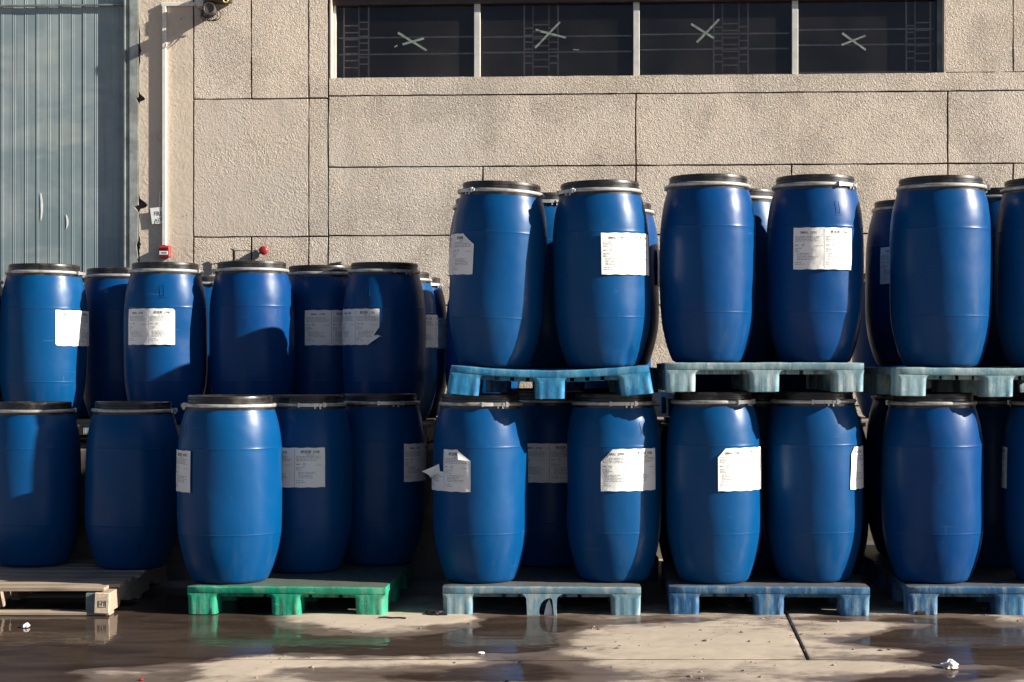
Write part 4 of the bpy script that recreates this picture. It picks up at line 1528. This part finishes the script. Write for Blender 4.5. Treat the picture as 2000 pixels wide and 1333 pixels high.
def wood_pallet(label, x0, x1, y0, z0, depth, front=False, rz=0.0):
    w = x1 - x0
    hw, hd = w / 2, depth / 2
    root = empty('wooden_pallet', ((x0 + x1) / 2, y0 + hd, z0), rz)
    tag(root, label, 'pallet', WG)
    H = 0.14
    nb = 9
    pit = depth / nb
    for k in range(nb):
        yc = -hd + pit * (k + .5)
        bm = bmesh.new()
        dx = random.uniform(-.012, .012) - (0.028 if (front and k == 0) else 0)
        wd = pit * random.uniform(.60, .74)
        bm_box(bm, (0, 0, 0), (w, wd, .019), .002)
        for v_ in bm.verts:
            v_.co.z += 0.004 * math.sin(v_.co.x * 2.3 + k) + random.uniform(-.0008, .0008)
        o = mk('deck_plank', bm_mesh('deck_plank', bm), root, WOOD)
        o.location = (dx, yc, H - .0105 + random.uniform(-.0015, .0015))
        o.rotation_euler = (0, 0, random.uniform(-.006, .006))
    for xc in (-hw + .040, 0.0, hw - .040):
        zt = H - .022
        prof = [(-hd + .01, .018), (-hd + .22, .018), (-hd + .24, .052), (-hd + .44, .052), (-hd + .46, .018), (hd - .46, .018), (hd - .44, .052), (hd - .24, .052), (hd - .22, .018), (hd - .01, .018), (hd - .01, zt), (-hd + .01, zt)]
        bm = bmesh.new()
        t_ = 0.072 if (front and xc > 0) else 0.045
        a = [bm.verts.new((xc - t_ / 2, y, z_)) for y, z_ in prof]
        b = [bm.verts.new((xc + t_ / 2, y, z_)) for y, z_ in prof]
        bm.faces.new(a); bm.faces.new(list(reversed(b)))
        for i in range(len(prof)):
            j = (i + 1) % len(prof)
            bm.faces.new((a[j], a[i], b[i], b[j]))
        so_ = mk('stringer', bm_mesh('stringer', bm), root, WOOD)
        if front and xc > 0:
            eb = box('stringer_end', (xc + .002, -hd + .004, .066), (.076, .022, .106), WOODL, root, .002, Matrix.Rotation(R(2), 4, 'Y'))
            text_flat('stamp', 'HT', 0.030, xc + .004, -hd - .0080, .062, INK, eb, 0.0006)
            bm2 = bmesh.new()
            for cx, cz, sx, sz in ((xc + .004, .047, .040, .0025), (xc + .004, .079, .040, .0025), (xc - .016, .063, .0025, .034), (xc + .024, .063, .0025, .034)):
                bm_box(bm2, (cx, -hd - .0078, cz), (sx, .001, sz))
            mk('stamp_frame', bm_mesh('stamp_frame', bm2), eb, INK)
            box('spacer_block', (xc - .062, -hd + .05, .066), (.050, .08, .100), FRAMED, root, .003)
    for yc in (-hd + .05, 0, hd - .05):
        box('bottom_board', (0, yc, .0095), (w, .09, .017), WOOD, root, .002)
    if front:
        box('loose_block', (-.13 + .03, -hd + .05, .070), (.036, .03, .098), WOODL, root, .003, Matrix.Rotation(R(-8), 4, 'Y'))
    return root


wood_pallet('grey weathered wooden pallet in the puddle at the lower left', xp(219) - 1.28, xp(219), 0.0, 0.001, 1.34, True, R(-1.0))
for lab, cx in (('wooden pallet on the dock at the far left', -3.05), ('wooden pallet on the dock seen between the two shaded lower drums', -1.86), ('wooden pallet on the dock behind the green pallet drums', -0.89)):
    wd = 1.12 if cx < -1.5 else 0.76
    wood_pallet(lab, cx - wd / 2 + 0.0, cx + wd / 2, 1.40, 0.801, 1.6)

# ------------------------------------------------------------------ litter
LITM = simple('litter_white', (0.72, 0.70, 0.66), 0.5, 0, 0.1)
LITG = simple('litter_grey', (0.55, 0.50, 0.48), 0.45, 0, 0.2)


def crumple(name, label, cat, px, py, w, d, h, mat, seed):
    D = CAMZ * F / (py - HOR)
    rs = np.random.default_rng(seed)
    bm = bmesh.new()
    bmesh.ops.create_icosphere(bm, subdivisions=3, radius=1.0)
    for v_ in bm.verts:
        n_ = mnoise.noise(v_.co * 1.7 + Vector((seed, 0, 0))) * .45 + mnoise.noise(v_.co * 4.1 + Vector((0, seed, 0))) * .22
        v_.co *= 1 + n_
        v_.co.x *= w / 2; v_.co.y *= d / 2; v_.co.z = max(-.1, v_.co.z) * h
    o = mk(name, bm_mesh(name, bm), None, mat)
    o.location = ((px - 1000) * D / F, D + CAMY, 0.004 + 0.1 * h)
    o.rotation_euler = (0, 0, rs.uniform(0, 6))
    return tag(o, label, cat)


crumple('crumpled_wrapper', 'crumpled pale wrapper lying on the wet concrete at lower right', 'litter', 1855, 1306, .085, .06, .028, LITG, 3)
crumple('paper_scrap', 'white paper scrap floating in the puddle before the wooden pallet', 'litter', 51, 1226, .05, .035, .016, LITM, 5)
crumple('paper_scrap', 'tiny white scrap on the damp concrete below the faded pallet', 'litter', 940, 1278, .022, .03, .006, LITM, 8)
crumple('red_scrap', 'small red scrap at the bottom edge of the puddle', 'litter', 276, 1331, .02, .02, .008, REDP, 9)
D = CAMZ * F / (1211 - HOR)
tw = tube('twig', [((px - 1000) * D / F, D + CAMY + dy, .012) for px, dy in ((739, 0), (752, .012), (766, -.012), (780, -.004), (793, -.02))], .0045, WIRE, None, 6)
tag(tw, 'thin dark twig on the dry concrete beside the green pallet', 'twig')
crumple('dark_rag', 'dark rag beside the left foot of the faded pallet', 'litter', 850, 1203, .09, .12, .02, BLACK, 12)
# scrap lying on a drum lid
bm = bmesh.new()
bmesh.ops.create_icosphere(bm, subdivisions=2, radius=1.0)
for v_ in bm.verts:
    n_ = mnoise.noise(v_.co * 1.9) * .6
    v_.co *= 1 + n_
    v_.co.x *= .045; v_.co.y *= .03; v_.co.z = max(-.2, v_.co.z) * .016
o = mk('lid_scrap', bm_mesh('lid_scrap', bm), None, BLACK)
q = P(657, 516, 10.42)
o.location = (q.x, q.y, 1.945)
tag(o, 'small black scrap on the lid of a shaded dock drum', 'litter')

# loose grit on the concrete
bm = bmesh.new()
for k in range(420):
    X_, Y_ = random.uniform(-3.0, 3.0), random.uniform(-2.0, 0.35)
    hz = float(ground_h(np.array([[X_]]), np.array([[Y_]]))[0, 0])
    if hz < 0.002:
        continue
    r_ = random.choice((0.003, 0.004, 0.004, 0.006, 0.009)) * random.uniform(.7, 1.2)
    res = bmesh.ops.create_icosphere(bm, subdivisions=1, radius=r_, matrix=Matrix.Translation((X_, Y_, hz + r_ * .3)) @ Matrix.Diagonal((random.uniform(.8, 1.6), random.uniform(.7, 1.3), .6, 1)))
    for v_ in res['verts']:
        v_.co += Vector((random.uniform(-1, 1), random.uniform(-1, 1), random.uniform(-1, 1))) * r_ * .2
GRIT = simple('grit_stone', (0.20, 0.16, 0.125), 0.85, 0, 0.6, 60)
g_ = mk('grit', bm_mesh('grit', bm), None, GRIT)
tag(g_, 'loose grit and crumbs scattered over the concrete yard', 'grit', kind='stuff')
